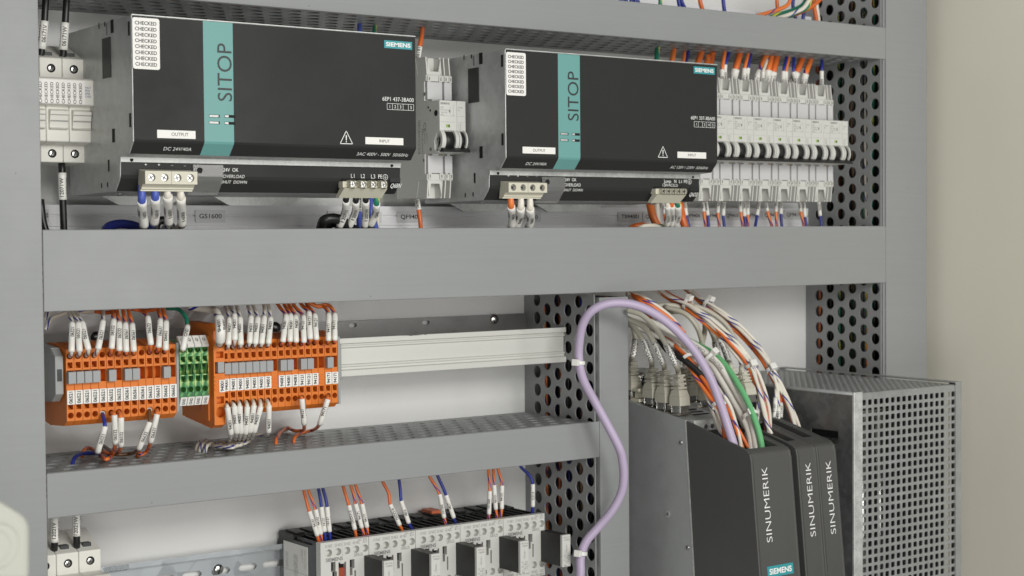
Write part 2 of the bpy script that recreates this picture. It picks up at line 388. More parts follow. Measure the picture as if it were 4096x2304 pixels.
# ================================================================== setting
PL = 1265.0; YD = 1155.0
MB().box(300, 1402, PL, PL + 4, -520, 420).build('back_wall', 'plate', None, (850, PL, 0))['kind'] = 'structure'
mb = MB(); mb.box(1403, 1407, 820, PL + 4, -520, 420)
mb.build('side_wall', 'beige', None, (1405, 1000, 0))['kind'] = 'structure'
mb = MB(); mb.box(296, 299.5, 1000, PL + 4, -520, 420)
mb.build('side_wall', 'duct_shaded', None, (297, 1100, 0))['kind'] = 'structure'  # beige wall in shadow, its shade put into the dark colour
def perf(mb, mp, u0, u1, v0, v1, t, pu=16.2, pv=18.2, r=5.6, uoff=8, voff=9.1, par=0):
    """staggered round perforation: columns pu apart along u, holes pv apart along v"""
    k = 0; u = u0 + uoff - pu / 2; edges = []
    while u < u1 - 1:
        a, b = max(u, u0), min(u + pu, u1); c = u + pu / 2
        hs = []
        n0 = int((v0 - 200) // pv); vv = n0 * pv + voff + (pv / 2 if (k + par) % 2 else 0)
        while vv < v1 + pv:
            if vv - r > v0 + .6 and vv + r < v1 - .6 and c - r > a + .2 and c + r < b - .2: hs.append((c, vv, r * 1.015, r * 1.015, 2))
            vv += pv
        mb.sheet(mp, a, b, v0, v1, t, hs, seg=20); u += pu; k += 1
    return mb
def duct(label, x0, x1, z0, z1, mats='duct', top=True, bottom=True, ph=0.):
    t = thing('wiring_duct', ((x0 + x1) / 2, PL, z0), label, 'wiring duct', 'grey wiring ducts on the mounting plate')
    mb = MB(); mb.box(x0, x1, YD, YD + 1.6, z0, z1)
    if x1 - x0 > z1 - z0: pass
    else: mb.box(x0, x0 + 1.4, YD + 1.6, YD + 9, z0, z1); mb.box(x1 - 1.4, x1, YD + 1.6, YD + 9, z0, z1)
    mb.build('duct_cover', mats, t, bevel=.7)
    return t
t = duct('grey duct across the top above the two power supplies', 300, 1322.5, 183.7, 217.3)
perf(MB(), lambda u, v, d: (v, u, 183.8 + d), YD + 1.7, PL - .5, 320, 1312, 1.2, pv=17.6, uoff=11, r=5.7).build('perforated_sheet', 'duct', t)
perf(MB(), lambda u, v, d: (v, u, 217.2 - d), YD + 1.7, PL - .5, 320, 1312, 1.2, pv=17.6, uoff=11, r=5.7).build('perforated_sheet', 'duct', t)
t = duct('wide grey duct across the middle below the power supplies', 409.3, 1322.5, -53, 7.3)
perf(MB(), lambda u, v, d: (v, u, 5.4 - d), YD + 1.7, PL - .5, 412, 1312, 1.2, pv=17.6, uoff=11, r=5.7).build('perforated_sheet', 'duct', t)
t = duct('narrow grey duct with perforated top below the orange terminals', 409.3, 930.5, -205.3, -172)
perf(MB(), lambda u, v, d: (v, u, -172.1 - d), YD + 1.7, PL - .5, 411, 924, 1.2, pv=17.6, uoff=11, r=5.7).build('perforated_sheet', 'duct', t)
t = duct('upright grey duct at the left edge of the panel', 367.5, 409, -520, 420)
t = duct('upright grey duct beside the beige wall', 1323, 1388.5, -520, 420)
perf(MB(), lambda u, v, d: (1315.5 + d, u, v), YD + 1, PL - .5, -500, 400, 1.2, uoff=7.9, pv=17.85, voff=154.7 % 17.85, r=6).build('perforated_sheet', 'duct', t)
MB().box(1320, 1330, YD + 2, YD + 5, -500, 400).build('edge_strip', 'duct', t)
MB().box(1387, 1388.3, YD + 9, PL - .5, -500, 400).build('side_sheet', 'duct_shaded', t)
MB().box(1320, 1386, PL - 2.5, PL - 1, -500, 400).build('duct_base', 'duct_shaded', t)
t = duct('upright grey duct behind the purple cable', 930.9, 965.7, -520, -57.5)
perf(MB(), lambda u, v, d: (925.3 + d, u, v), YD + 1, PL - .5, -500, -55, 1.2, uoff=7.2, pv=17.4, voff=-105.3 % 17.4, r=6).build('perforated_sheet', 'duct', t)
MB().box(962.8, 964, YD + 9, PL - .5, -500, -57.6).build('side_sheet', 'duct_shaded', t)
MB().box(927, 962, PL - 2.5, PL - 1, -500, -58).build('duct_base', 'duct_shaded', t)
# loose wires inside the ducts, seen through the holes
def innards(name, n, lo, hi, axis, mats):
    mb = MB()
    for k in range(n):
        a = [random.uniform(l + 3, h - 3) for l, h in zip(lo, hi)]; pts = []
        for j in range(9):
            p = [random.uniform(-2.5, 2.5) + a[i] for i in range(3)]; p[axis] = lo[axis] + (hi[axis] - lo[axis]) * j / 8
            pts.append(V3(p))
        mb.sweep(bez(pts, 3), 1.6, 7, random.randrange(len(mats)))
    o = mb.build(name, mats); o['kind'] = 'stuff'; o['label'] = 'mixed wires running inside a perforated duct'
innards('duct_wires', 80, (1319, 1172, -500), (1382, 1258, 400), 2, ['o', 'k', 'b', 'k', 'k', 'g', 'w', 'O', 'k', 'n', 'k'])
innards('duct_wires', 28, (936, 1170, -500), (960, 1258, -58), 2, ['o', 'k', 'w', 'k', 'b', 'k', 'O', 'k', 'n'])
innards('duct_wires', 26, (430, 1175, 187), (1300, 1255, 212), 0, ['O', 'b', 'o', 'g', 'k'])
innards('duct_wires', 26, (430, 1172, -46), (1300, 1255, -8), 0, ['O', 'b', 'o', 'w', 'k'])
innards('duct_wires', 14, (430, 1172, -202), (920, 1255, -188), 0, ['k', 'b', 'o', 'w', 'k'])
# ------------------------------------------------------------------ rails
def screw(loc, r, ax, parent, material='dark_screw', cross=True, name='screw'):
    mb = MB(); mb.dome(loc, ax, r, r * .45, 14)
    o = mb.build(name, material, parent); return o
def slot_line(c, d, w_, l_, n, material, parent, name='slot'):
    c, d, n = V3(c), V3(d).normalized(), V3(n).normalized(); s_ = d.cross(n); mb = MB()
    i = mb.add([c + d * a * l_ / 2 + s_ * b * w_ / 2 + n * e for e in (0, .25) for a, b in ((-1, -1), (1, -1), (1, 1), (-1, 1))])
    mb.face((i, i + 1, i + 2, i + 3)); mb.face((i + 4, i + 5, i + 6, i + 7))
    for k in range(4): mb.face((i + k, i + (k + 1) % 4, i + 4 + (k + 1) % 4, i + 4 + k))
    return mb.build(name, material, parent)
t = thing('mounting_rail', (700, PL, -105), 'pale aluminium rail with grooves behind the orange terminals', 'rail')
zt, zb, Y0 = -86.4, -119.2, 1197.
prof = [(Y0, zt), (Y0, zt - 4.5), (Y0 + 3.2, zt - 5), (Y0 + 3.2, zt - 6.2), (Y0 + 2, zt - 6.8), (Y0 + 2, zt - 8.2), (Y0 + 4, zt - 8.8), (Y0 + 4, zt - 22.5), (Y0 + 2, zt - 23), (Y0 + 2, zt - 24.6),
        (Y0 + 3.2, zt - 25.2), (Y0 + 3.2, zt - 27), (Y0, zt - 27.6), (Y0, zb), (Y0 + 1.4, zb), (Y0 + 1.4, zb + 3), (Y0 + 30, zb + 4), (Y0 + 38, zb + 6), (Y0 + 38, zt - 6), (Y0 + 30, zt - 4), (Y0 + 1.4, zt - 3), (Y0 + 1.4, zt)]
MB().prism([(p[0], p[1]) for p in prof], 411, 924.6).build('profile', 'alu', t, bevel=.3)
for k in range(9):
    p = PY(C3(268 + 13 * k + random.uniform(-5, 5), 236 - .35 * k), 1197); MB().box(p[0], p[0] + random.uniform(.8, 3.2), 1196.9, 1197.2, zt - random.uniform(.2, .6), zt + .02).build('scuff', 'plastic_black', t)
mb = MB(); hs = []
for c, x, y in ((C3, 15, 190), (C3, 382, 176), (L2, 150, 335)):
    p = PY(c(x, y), 1261.5); hs.append((p[0], p[2], 4.2, 1.9, 3))
mb.sheet(lambda u, v, d: (u, 1261.5 + d, v), 411, 926, -96.5, -75.6, 2, hs); mb.build('slotted_strip', 'strip_metal', t, bevel=.2)
for c, x, y in ((C3, 735, 160), (L2, 790, 312), (L1, 760, 388)):
    p = PY(c(x, y), 1258); s_ = screw((p[0], 1261.4, p[2]), 5.2, (0, -1, 0), t, 'chrome' if c is C3 else 'dark_screw'); slot_line((p[0], 1259.4, p[2]), (.35, 0, .94), 1.1, 8, (0, -1, 0), 'hole_black', s_, 'slot')
# steel rail at the bottom
t = thing('mounting_rail', (560, PL, -290), 'zinc plated steel rail with long slots at the bottom left', 'rail')
a = PY(C6(1000, 1365), 1252); zt = a[2]; Y0 = 1252.
mb = MB(); mb.prism([(Y0, zt), (Y0, zt - 5), (Y0 + 7, zt - 6), (Y0 + 7, zt - 7), (Y0 + 1.2, zt - 1.2)][:0] or [(Y0, zt), (Y0, zt - 4.4), (Y0 + 1, zt - 4.4), (Y0 + 1, zt)], 411, 840)
mb.box(411, 840, Y0 + 1, Y0 + 8, zt - 5.4, zt - 4.4); hs = []
for c, x, y in ((C6, 1580, 1450), (C6, 1845, 1422), (C6, 2120, 1395), (C6, 2380, 1362), (C7, 255, 1330), (C7, -20, 1330)):
    p = PY(c(x, y), Y0 + 7); hs.append((p[0], zt - 18, 9.2, 3.2, 3.2))
hs = sorted({round(h[0], 1): h for h in hs}.values()); hs2 = []
for h in hs:
    if not hs2 or h[0] - hs2[-1][0] > 19: hs2.append(h)
mb.sheet(lambda u, v, d: (u, Y0 + 7 + d, v), 411, 840, zt - 31, zt - 5, 1.2, hs2); mb.box(411, 840, Y0, Y0 + 1, zt - 35, zt - 31)
mb.build('profile', 'rail_zinc', t, bevel=.25)
p = PY(C6(2105, 1388), Y0 + 5); s_ = screw((p[0], Y0 + 6.5, p[2]), 4.6, (0, -1, 0), t, 'chrome'); slot_line((p[0], Y0 + 4.5, p[2]), (.3, 0, .95), 1.1, 8, (0, -1, 0), 'hole_black', s_)
# label strips behind
def strip(label, x0, x1, zt, Y, h):
    t = thing('marking_strip', ((x0 + x1) / 2, PL, zt), label, 'marking strip'); pr = [(Y, zt)]
    z = zt
    for k in range(5):
        pr += [(Y, z - h * .17), (Y + 1.6, z - h * .175), (Y + 1.6, z - h * .195), (Y, z - h * .2)]; z -= h * .2
    MB().prism(pr + [(Y + 14, z), (Y + 14, zt)], x0, x1).build('profile', 'strip_white', t); return t
Ys = 1240.
zs = PY(B3(1700, 700), Ys)[2]; xs = PY(B1(835, 1280), Ys)[0]
t = strip('ribbed pale strip of labels below the power supplies', 411, xs, zs, Ys, 46)
for c, s, x0, x1, y0, y1 in ((B3, 'GS1600', 945, 1328, 755, 908), (B4, 'QF9403', 25, 195, 500, 615), (B4, 'QF9404', 300, 585, 505, 617), (B4, 'QF9401', 745, 1010, 505, 615), (B4, 'GS9400', 1960, 2225, 520, 610),
                             (B5, 'TB94001', -70, 175, 275, 375), (B5, 'QF9402', 185, 390, 275, 375), (B5, 'QF9406', 600, 800, 270, 365), (B5, 'QF9408', 815, 1000, 270, 365), (B5, 'QF9410', 1020, 1190, 270, 360),
                             (B5, 'QF9412', 1235, 1405, 270, 355), (B5, 'QF9415', 1415, 1600, 265, 355), (B5, 'QF9417', 1640, 1830, 262, 352), (A1, 'QF1200', 243, 285, 1212, 1285)):
    a = PY(c(x0, y0), Ys - 1); b = PY(c(x1, y1), Ys - 1)
    lb = MB().box(a[0], b[0], Ys - 1, Ys - .1, b[2], a[2]).build('label', 'label_grey', t, bevel=.2)
    cx = (a[0] + b[0]) / 2; W_ = min((b[0] - a[0]) * .74, 23)
    text(s, (cx, Ys - 1.1, (a[2] + b[2]) / 2 - 1.7), UX, UZ, 'print_black', lb, width=W_, cap=3.7, align='c', bold=.012)
a = PY(B6(1250, 62), 1250); t = strip('pale strip visible above the top duct', 800, 1310, a[2], 1250, 40)
# ------------------------------------------------------------------ power supplies
def psu(X0, zt, Yf, c, d, label):
    t = thing('power_supply', (X0 + 120, Yf + 127, zt - 127), label, 'power supply')
    pr = [(Yf + 1, zt - .6), (Yf + 1, zt - 91), (Yf + 9, zt - 99.5), (Yf + 25, zt - 100.3), (Yf + 25.4, zt - 104.7), (Yf + 26, zt - 115), (Yf + 28, zt - 118.5), (Yf + 35.5, zt - 126), (Yf + 127, zt - 127), (Yf + 127, zt - .6)]
    MB().prism(pr, X0, X0 + 240).build('housing', 'zinc_flank', t, bevel=.3)
    MB().box(X0, X0 + 240, Yf - .1, Yf + 3, zt - .7, zt).build('top_edge', 'zinc_light', t)
    sx = [PY(p, Yf)[0] for p in d['stripe']]
    cp = [(Yf, zt - 1.1), (Yf, zt - 89.5), (Yf + .7, zt - 91.2), (Yf + 8.4, zt - 99.4), (Yf + 9.2, zt - 99), (Yf + 1, zt - 90), (Yf + 1, zt - 1.1)]
    for a, b, nm, m_ in ((X0 + .8, sx[0], 'front_cover', 'cover_black'), (sx[0], sx[1], 'stripe', 'teal'), (sx[1], X0 + 239.6, 'front_cover', 'cover_black')):
        MB().prism(cp, a, b, m=0).build(nm, m_, t)
    MB().prism([(Yf + 24.6, zt - 100.4), (Yf + 24.2, zt - 101.2), (Yf + 24.6, zt - 104.6), (Yf + 26, zt - 104.6), (Yf + 26, zt - 100.4)], X0, X0 + 240).build('metal_band', 'zinc_light', t)
    lp = [(Yf + 24.6, zt - 104.6), (Yf + 25, zt - 114), (Yf + 25.8, zt - 116.5), (Yf + 27.4, zt - 118.6), (Yf + 34.8, zt - 125.9), (Yf + 35.4, zt - 125.5), (Yf + 28.5, zt - 118), (Yf + 26, zt - 114), (Yf + 25.6, zt - 104.6)]
    MB().prism(lp, X0 + .6, X0 + 239.5).build('lower_panel', 'cover_black', t)
    for x in (8.5, 231.5):
        MB().cyl((X0 + x, Yf + 24.3, zt - 103), (0, 1, 0), 1.4, .6, 12).build('mounting_hole', 'hole_black', t)
    # side slots (shape taken on the left flank)
    def flank(x, y): p = PX(B2(x, y), 785.3); return p[1] - 1096.6 + Yf, p[2] - 156.4 + zt
    def slab(nm, m_, x0, x1, y0, y1, th=.3):
        a = flank(x0, y0); b = flank(x1, y1); MB().box(X0 - th, X0 + .1, min(a[0], b[0]), max(a[0], b[0]), min(a[1], b[1]), max(a[1], b[1])).build(nm, m_, t)
    slab('side_label', 'plastic_black', 567, 655, 200, 474, .6)
    for q in ((656, 684, 68, 158), (838, 854, 85, 182), (842, 858, 735, 832), (660, 685, 842, 938), (613, 625, 1062, 1145), (528, 534, 85, 125), (590, 597, 80, 112), (538, 545, 1228, 1262), (602, 610, 1222, 1255)): slab('slot', 'hole_black', *q)
    slab('slot', 'zinc_dark', 608, 619, 90, 172)
    for (x, y) in ((600, 45), (610, 1290)):
        f_ = flank(x, y); s_ = 1 if y < 500 else -1; MB().dome((X0 + 9, f_[0], zt - .6 if s_ > 0 else zt - 127), (0, 0, s_), 3.2, 1.8).build('screw', 'chrome', t)
    MB().dome((X0 + 205, Yf + 52, zt - 126.4), (0, 0, -1), 3.6, 2.2).build('screw', 'chrome', t)
    # feet
    for a, b in ((X0 + 22, X0 + 92), (X0 + 118, X0 + 200)):
        MB().prism([(a, zt - 127), (b, zt - 127), (b - 14, zt - 134), (a + 14, zt - 134)], Yf + 118, Yf + 121, 'y').build('mounting_foot', 'zinc_light', t)
    # slots in the stripe
    for x, y in d['slots']:
        p = PY(c(x, y), Yf); v_ = MB().box(p[0], p[0] + 8.5, Yf - .12, Yf + .1, p[2] - 1.5, p[2] + .6).build('vent_slot', 'hole_black', t)
        MB().box(p[0] + .2, p[0] + (7.5 if x < d['slots'][2][0] - 5 else 3), Yf - .2, Yf, p[2] - 1.2, p[2] + .3).build('slot_lip', 'zinc_light', v_)
    Yp = Yf - .25
    # sticker
    s0, s1 = d['sticker']; a = PY(c(*s0), Yp); b = PY(c(*s1), Yp); rr = 1.6
    pr = []
    for cx, cz, q0 in ((b[0] - rr, a[2] - rr, 0), (a[0] + rr, a[2] - rr, 90), (a[0] + rr, b[2] + rr, 180), (b[0] - rr, b[2] + rr, 270)):
        for k in range(4): q = math.radians(q0 + k * 30); pr.append((cx + rr * math.cos(q), cz + rr * math.sin(q)))
    st = MB().prism(pr, Yp, Yf - .02, 'y').build('sticker', 'paper', t); mb = MB()
    hgt = (a[2] - b[2]); wd_ = b[0] - a[0]
    for k in range(8): write(mb, 'CHECKED', (a[0] + wd_ * .09, Yp - .1, a[2] - hgt * (.137 + .1145 * k)), UX, UZ, width=wd_ * .8, cap=hgt * .068, bold=.02)
    mb.build('lettering', 'print_black', st)
    # name up the stripe
    p = PY(c(*d['name'][0]), Yp); q = PY(c(*d['name'][1]), Yp)
    text('SITOP', p, UZ, -UX, 'print_dark', t, width=q[2] - p[2], cap=d['ncap'], bold=-.002)
    # maker plate
    a = PY(c(*d['logo'][0]), Yp); b = PY(c(*d['logo'][1]), Yp)
    lg = MB().box(a[0], b[0], Yp, Yf, b[2], a[2]).build('maker_plate', 'logo_teal', t)
    text('SIEMENS', ((a[0] + b[0]) / 2, Yp - .1, b[2] + (a[2] - b[2]) * .26), UX, UZ, 'print_white', lg, width=(b[0] - a[0]) * .88, cap=(a[2] - b[2]) * .5, align='c', bold=.03)
    # paper tabs
    for s, q0, q1, tx in d['tabs']:
        a = PY(c(*q0), Yp); b = PY(c(*q1), Yp); tb = MB().box(a[0], b[0], Yp, Yf - .02, b[2], a[2]).build('paper_tab', 'paper', t)
        text(s, (a[0] + (b[0] - a[0]) * tx, Yp - .1, b[2] + (a[2] - b[2]) * .3), UX, UZ, 'print_dark', tb, width=(b[0] - a[0]) * d['tw'][s], cap=(a[2] - b[2]) * .42, align='c')
    mb = MB()
    for s, q0, q1, cap in d['prints']:
        a = PY(q0, Yp); b = PY(q1, Yp); write(mb, s, (a[0], Yp, (a[2] + b[2]) / 2), UX, UZ, width=b[0] - a[0], cap=cap)
    a = PY(c(*d['grid'][0]), Yp); b = PY(c(*d['grid'][1]), Yp); g_ = (b[0] - a[0]) / 5
    for k in range(6): mb.box(a[0] + k * g_ - .13, a[0] + k * g_ + .13, Yp, Yf, b[2], a[2])
    for z in (a[2], b[2]): mb.box(a[0], b[0], Yp - .01, Yf, z - .13, z + .13)
    for k, s in enumerate(d['nums']):
        if s != ' ': write(mb, s, (a[0] + g_ * (k + .5), Yp, b[2] + (a[2] - b[2]) * .25), UX, UZ, cap=(a[2] - b[2]) * .5, align='c')
    # warning triangle
    a = PY(c(*d['tri'][0]), Yp); b = PY(c(*d['tri'][1]), Yp); T = PY(c(*d['tri'][2]), Yp)
    for p, q in ((a, b), (b, T), (T, a)):
        dd = (q - p).normalized(); nn = dd.cross(UY) * .28; i = mb.add([p - nn, q - nn, q + nn, p + nn]); mb.face((i, i + 1, i + 2, i + 3))
    cx = T[0]; mb.prism([(cx - .35, a[2] + 2.6), (cx + .35, a[2] + 2.6), (cx + .5, a[2] + 6.6), (cx - .5, a[2] + 6.6)], Yp, Yf, 'y'); mb.cyl((cx, Yp, a[2] + 1.5), (0, 1, 0), .5, .2, 10)
    mb.build('front_lettering', 'print_white', t)
    # chamfer prints
    mb = MB(); V_ = V3((0, -.7, .72))
    for s, q0, q1 in d['cham']:
        Yc = Yf + 5.2; a = PY(c(*q0), Yc); b = PY(c(*q1), Yc); text(s, V3((a[0], Yc - .3, zt - 96.6)), UX, V_, 'print_white', t, 'panel_lettering', width=b[0] - a[0], cap=3.2)
    # lower panel prints
    Yl = Yf + 24.3
    for s, q0, q1, cap in d['low']:
        mb = MB()
        a = PY(q0, Yl); b = PY(q1, Yl); dz = zt - 113 - a[2]
        if a[2] < zt - 114.6:
            sy = 24.2 + max(0, zt - 116.5 - a[2]) * .95; write(mb, s, V3((a[0], Yf + sy, a[2])), UX, V3((0, -.45, .89)), width=b[0] - a[0], cap=cap)
        else: write(mb, s, V3((a[0], Yl, a[2])), UX, UZ, width=b[0] - a[0], cap=cap)
        mb.build('panel_lettering', 'print_white', t)
    if 'ring' in d:
        mb = MB()
        p = PY(d['ring'], Yl); n = 18
        for k in range(n):
            q0, q1 = 2 * math.pi * k / n, 2 * math.pi * (k + 1) / n; i = mb.add([(p[0] + r_ * math.cos(q), Yl, p[2] + r_ * math.sin(q)) for r_, q in ((2.4, q0), (2.4, q1), (2.05, q1), (2.05, q0))]); mb.face((i, i + 1, i + 2, i + 3))
        for k, (h_, z) in enumerate(((1.3, .1), (.9, -.6), (.4, -1.2))): mb.box(p[0] - h_, p[0] + h_, Yl, Yl + .1, p[2] + z - .13, p[2] + z + .13)
        mb.box(p[0] - .13, p[0] + .13, Yl, Yl + .1, p[2] + .1, p[2] + 1.7)
        mb.build('earth_symbol', 'print_white', t)
    # output terminal block
    Yt = Yf + 13; q = d['out']; a = PY(q[0], Yt); b = PY(q[1], Yt); W = b[0] - a[0]; H = a[2] - b[2]
    bl = MB()
    hs = [(a[0] + W * (.125 + .25 * k), a[2] - H * .5, 2.9, 2.9, 2) for k in range(4)]
    bl.sheet(lambda u, v, dd: (u, Yt + dd, v), a[0], b[0], b[2], a[2], 4, hs, blind=0, seg=18)
    bl.prism([(Yt + 4.3, a[2] + .0), (Yt + 12, a[2] + 1.6), (Yt + 14, b[2] - 5), (Yt + 9, b[2] - 5), (Yt + 9, b[2] - 4), (Yt + 7, b[2] - 3.4), (Yt + 7, b[2] - 2.4), (Yt + 4.3, b[2])], a[0], b[0])
    o = bl.build('output_terminals', 'cream', t)
    for k in range(4):
        s_ = MB().cyl((a[0] + W * (.125 + .25 * k), Yt + 1.8, a[2] - H * .5), (0, 1, 0), 2.5, 2, 16).build('screw', 'chrome', o)
        for rot in (random.uniform(0, 1.5),):
            for e_ in (0, math.pi / 2): slot_line((a[0] + W * (.125 + .25 * k), Yt + 1.75, a[2] - H * .5), (math.cos(rot + e_), 0, math.sin(rot + e_)), .7, 4, (0, -1, 0), 'dark_screw', s_, 'cross_slot')
    MB().box((a[0] + b[0]) / 2 - .15, (a[0] + b[0]) / 2 + .15, Yt - .05, Yt + .1, b[2], a[2]).build('seam', 'print_grey', o)
    # clear adjusting flap
    q = d['flap']; a = PY(q[0], Yf + 23); b = PY(q[1], Yf + 23)
    fl = MB().prism([(Yf + 23.2, zt - 105.5), (Yf + 23.2, zt - 114.5), (Yf + 25, zt - 118), (Yf + 34, zt - 128), (Yf + 34.8, zt - 127.5), (Yf + 26, zt - 117.4), (Yf + 24.2, zt - 114), (Yf + 24.2, zt - 105.5)], a[0], b[0]).build('clear_flap', 'clear', t, bevel=.15)
    MB().cyl((a[0] + (b[0] - a[0]) * .22, Yf + 22.9, zt - 109.8), (0, 1, 0), 2.2, .5, 14).build('adjusting_hole', 'hole_black', fl)
    # input terminals
    Yt = Yf + 15; n = d['nin']; a = PY(d['inp'][0], Yt); b = PY(d['inp'][1], Yt); st_ = (b[0] - a[0]) / (n - 1); R_ = d['rin']
    bl = MB(); z = (a[2] + b[2]) / 2
    for k in range(n):
        bl.sheet(lambda u, v, dd: (u, Yt + dd, v), a[0] + st_ * k - R_ * .72, a[0] + st_ * k + R_ * .72, z - R_ * .72, z + R_ * .72, 6, [(a[0] + st_ * k, z, R_ * .7, R_ * .7, 2)], blind=0, seg=16)
        bl.cyl((a[0] + st_ * k, Yt - .1, z), (0, 1, 0), R_, 8, 20)
        bl.f.pop(); bl.m.pop(); bl.sm.pop(); bl.f.pop(); bl.m.pop(); bl.sm.pop()
    x0, x1 = a[0] - R_ - 3.2, b[0] + R_ + 1.2
    bl.box(x0, x1, Yt + 5, Yt + 12, z - 2.6, z + 2.4)
    bl.prism([(Yt + 2.5, z - 3), (Yt + 10, z - 2.6), (Yt + 17, z - 10), (Yt + 12, z - 10.6)], x0, x1)
    o = bl.build('input_terminals', 'cream', t, bevel=.2)
    for k in range(n):
        s_ = MB().cyl((a[0] + st_ * k, Yt + 1.2, z), (0, 1, 0), R_ * .62, 2, 14).build('screw', 'chrome', o)
        rot = random.uniform(0, 1.5)
        for e_ in (0, math.pi / 2): slot_line((a[0] + st_ * k, Yt + 1.15, z), (math.cos(rot + e_), 0, math.sin(rot + e_)), .5, R_ * 1.0, (0, -1, 0), 'dark_screw', s_, 'cross_slot')
    MB().box(x0 + 2, x1 + 1, Yf + 24, Yf + 25, z + 2, z + 4.4).build('recess', 'hole_black', t)
    # dark code label
    a = PY(d['code'][1], Yf + 27); W = 14
    zl = zt - 116.5
    cl = MB().prism([(Yf + 24.2, zl + 3.5), (Yf + 24.6, zl), (Yf + 33.2, zl - 9.0), (Yf + 33.9, zl - 8.6), (Yf + 25.6, zl + .5), (Yf + 25.2, zl + 3.5)], a[0], min(a[0] + W, X0 + 239.5)).build('code_label', 'plastic_black', t)
    text(d['code'][0], (a[0] + 1.6, Yf + 27.6, zl - 4.4), UX, (0, -.62, .78), 'print_white', cl, width=10, cap=4.2, bold=.02)
    return t
psu(456, 161, 1096, A1, dict(stripe=[A1(1176, 130), A1(1348, 140)], slots=[(1212, 668), (1212, 706), (1303, 670), (1303, 710)], sticker=((766, 98), (928, 406)), name=((1346, 588), (1338, 255)), ncap=11.6,
    logo=((778 + 1449.2, 232), (940 + 1449.2, 289)), tabs=[('OUTPUT', (911, 752), (1134, 806), .59), ('INPUT', (669 + 1449.2, 794), (889 + 1449.2, 842), .5)], tw={'OUTPUT': .44, 'INPUT': .27},
    prints=[('6EP1 437-3BA00', A2(768, 585), A2(949, 590), 3.1)], grid=((795 + 1449.2, 599), (949 + 1449.2, 641)), nums='123 5', tri=((523 + 1449.2, 832), (595 + 1449.2, 834), (558 + 1449.2, 759)),
    cham=[('DC 24V/40A', (945, 870), (1107, 872)), ('3AC 400V - 500V  50/60Hz', (615 + 1449.2, 903), (912 + 1449.2, 903))],
    low=[('24V  OK', B3(1297, 270), B3(1488, 272), 2.7), ('OVERLOAD', B3(1292, 350), B3(1562, 352), 2.7), ('SHUT  DOWN', B3(1285, 418), B3(1608, 420), 2.5), ('+', B3(310, 203), B3(340, 203), 2), ('+', B3(475, 205), B3(505, 205), 2), ('-', B3(640, 200), B3(668, 200), .4), ('-', B3(803, 205), B3(831, 205), .4),
         ('L1', B4(268, 158), B4(303, 158), 3.2), ('L2', B4(371, 160), B4(411, 160), 3.2), ('L3', B4(475, 164), B4(517, 164), 3.2), ('PE', B4(549, 165), B4(590, 165), 3.2)], ring=B4(622, 152),
    out=(B3(316, 262), B3(972, 434)), flap=(B3(920, 170), B3(1300, 180)), nin=4, inp=(B4(293, 220), B4(609, 232)), rin=3.6, code=('Q6BN', B4(655, 270))),
    'larger looking black power supply at upper left, CHECKED sticker, four input terminals')
psu(785.3, 156.6, 1096.6, A3, dict(stripe=[A3(480, 310), A3(607, 318)], slots=[(496, 772), (496, 808), (562, 775), (562, 811)], sticker=((180, 300), (296, 557)), name=((601, 700), (602, 417)), ncap=11.6,
    logo=((1268, 384), (1390, 434)), tabs=[('OUTPUT', (276, 850), (466, 894), .5), ('INPUT', (1174, 879), (1340, 920), .5)], tw={'OUTPUT': .38, 'INPUT': .28},
    prints=[('6EP1 337-3BA00', A3(1252, 692), A3(1391, 698), 3.1)], grid=((1271, 704), (1391, 741)), nums='1 345', tri=((1062, 911), (1117, 913), (1090, 849)),
    cham=[('DC 24V/40A', (291, 950), (410, 953)), ('AC 120V / 230V  50/60Hz', (1127, 968), (1345, 972))],
    low=[('24V  OK', A3(522, 1050), A3(588, 1051), 2.7), ('OVERLOAD', A3(519, 1080), A3(613, 1081), 2.7), ('SHUT  DOWN', A3(516, 1108), A3(626, 1109), 2.5), ('+', A3(188, 1027), A3(200, 1027), 2), ('+', A3(243, 1028), A3(255, 1028), 2), ('-', A3(299, 1025), A3(309, 1025), .4), ('-', A3(353, 1026), A3(363, 1026), .4),
         ('Jump', A3(1094, 1059), A3(1137, 1059), 3), ('N', A3(1155, 1060), A3(1167, 1060), 3), ('L1', A3(1183, 1061), A3(1199, 1061), 3), ('PE', A3(1211, 1061), A3(1230, 1061), 3), ('120VAC(L2)', A3(1088, 1081), A3(1175, 1082), 2.6)], ring=A3(1244, 1053),
    out=(A3(195, 1058), A3(418, 1117)), flap=(A3(392, 1020), A3(522, 1025)), nin=5, inp=(A3(1098, 1109), A3(1216, 1109)), rin=2.9, code=('Q6D2', A3(1234, 1124))),
    'black power supply with teal stripe at upper right, five input terminals')
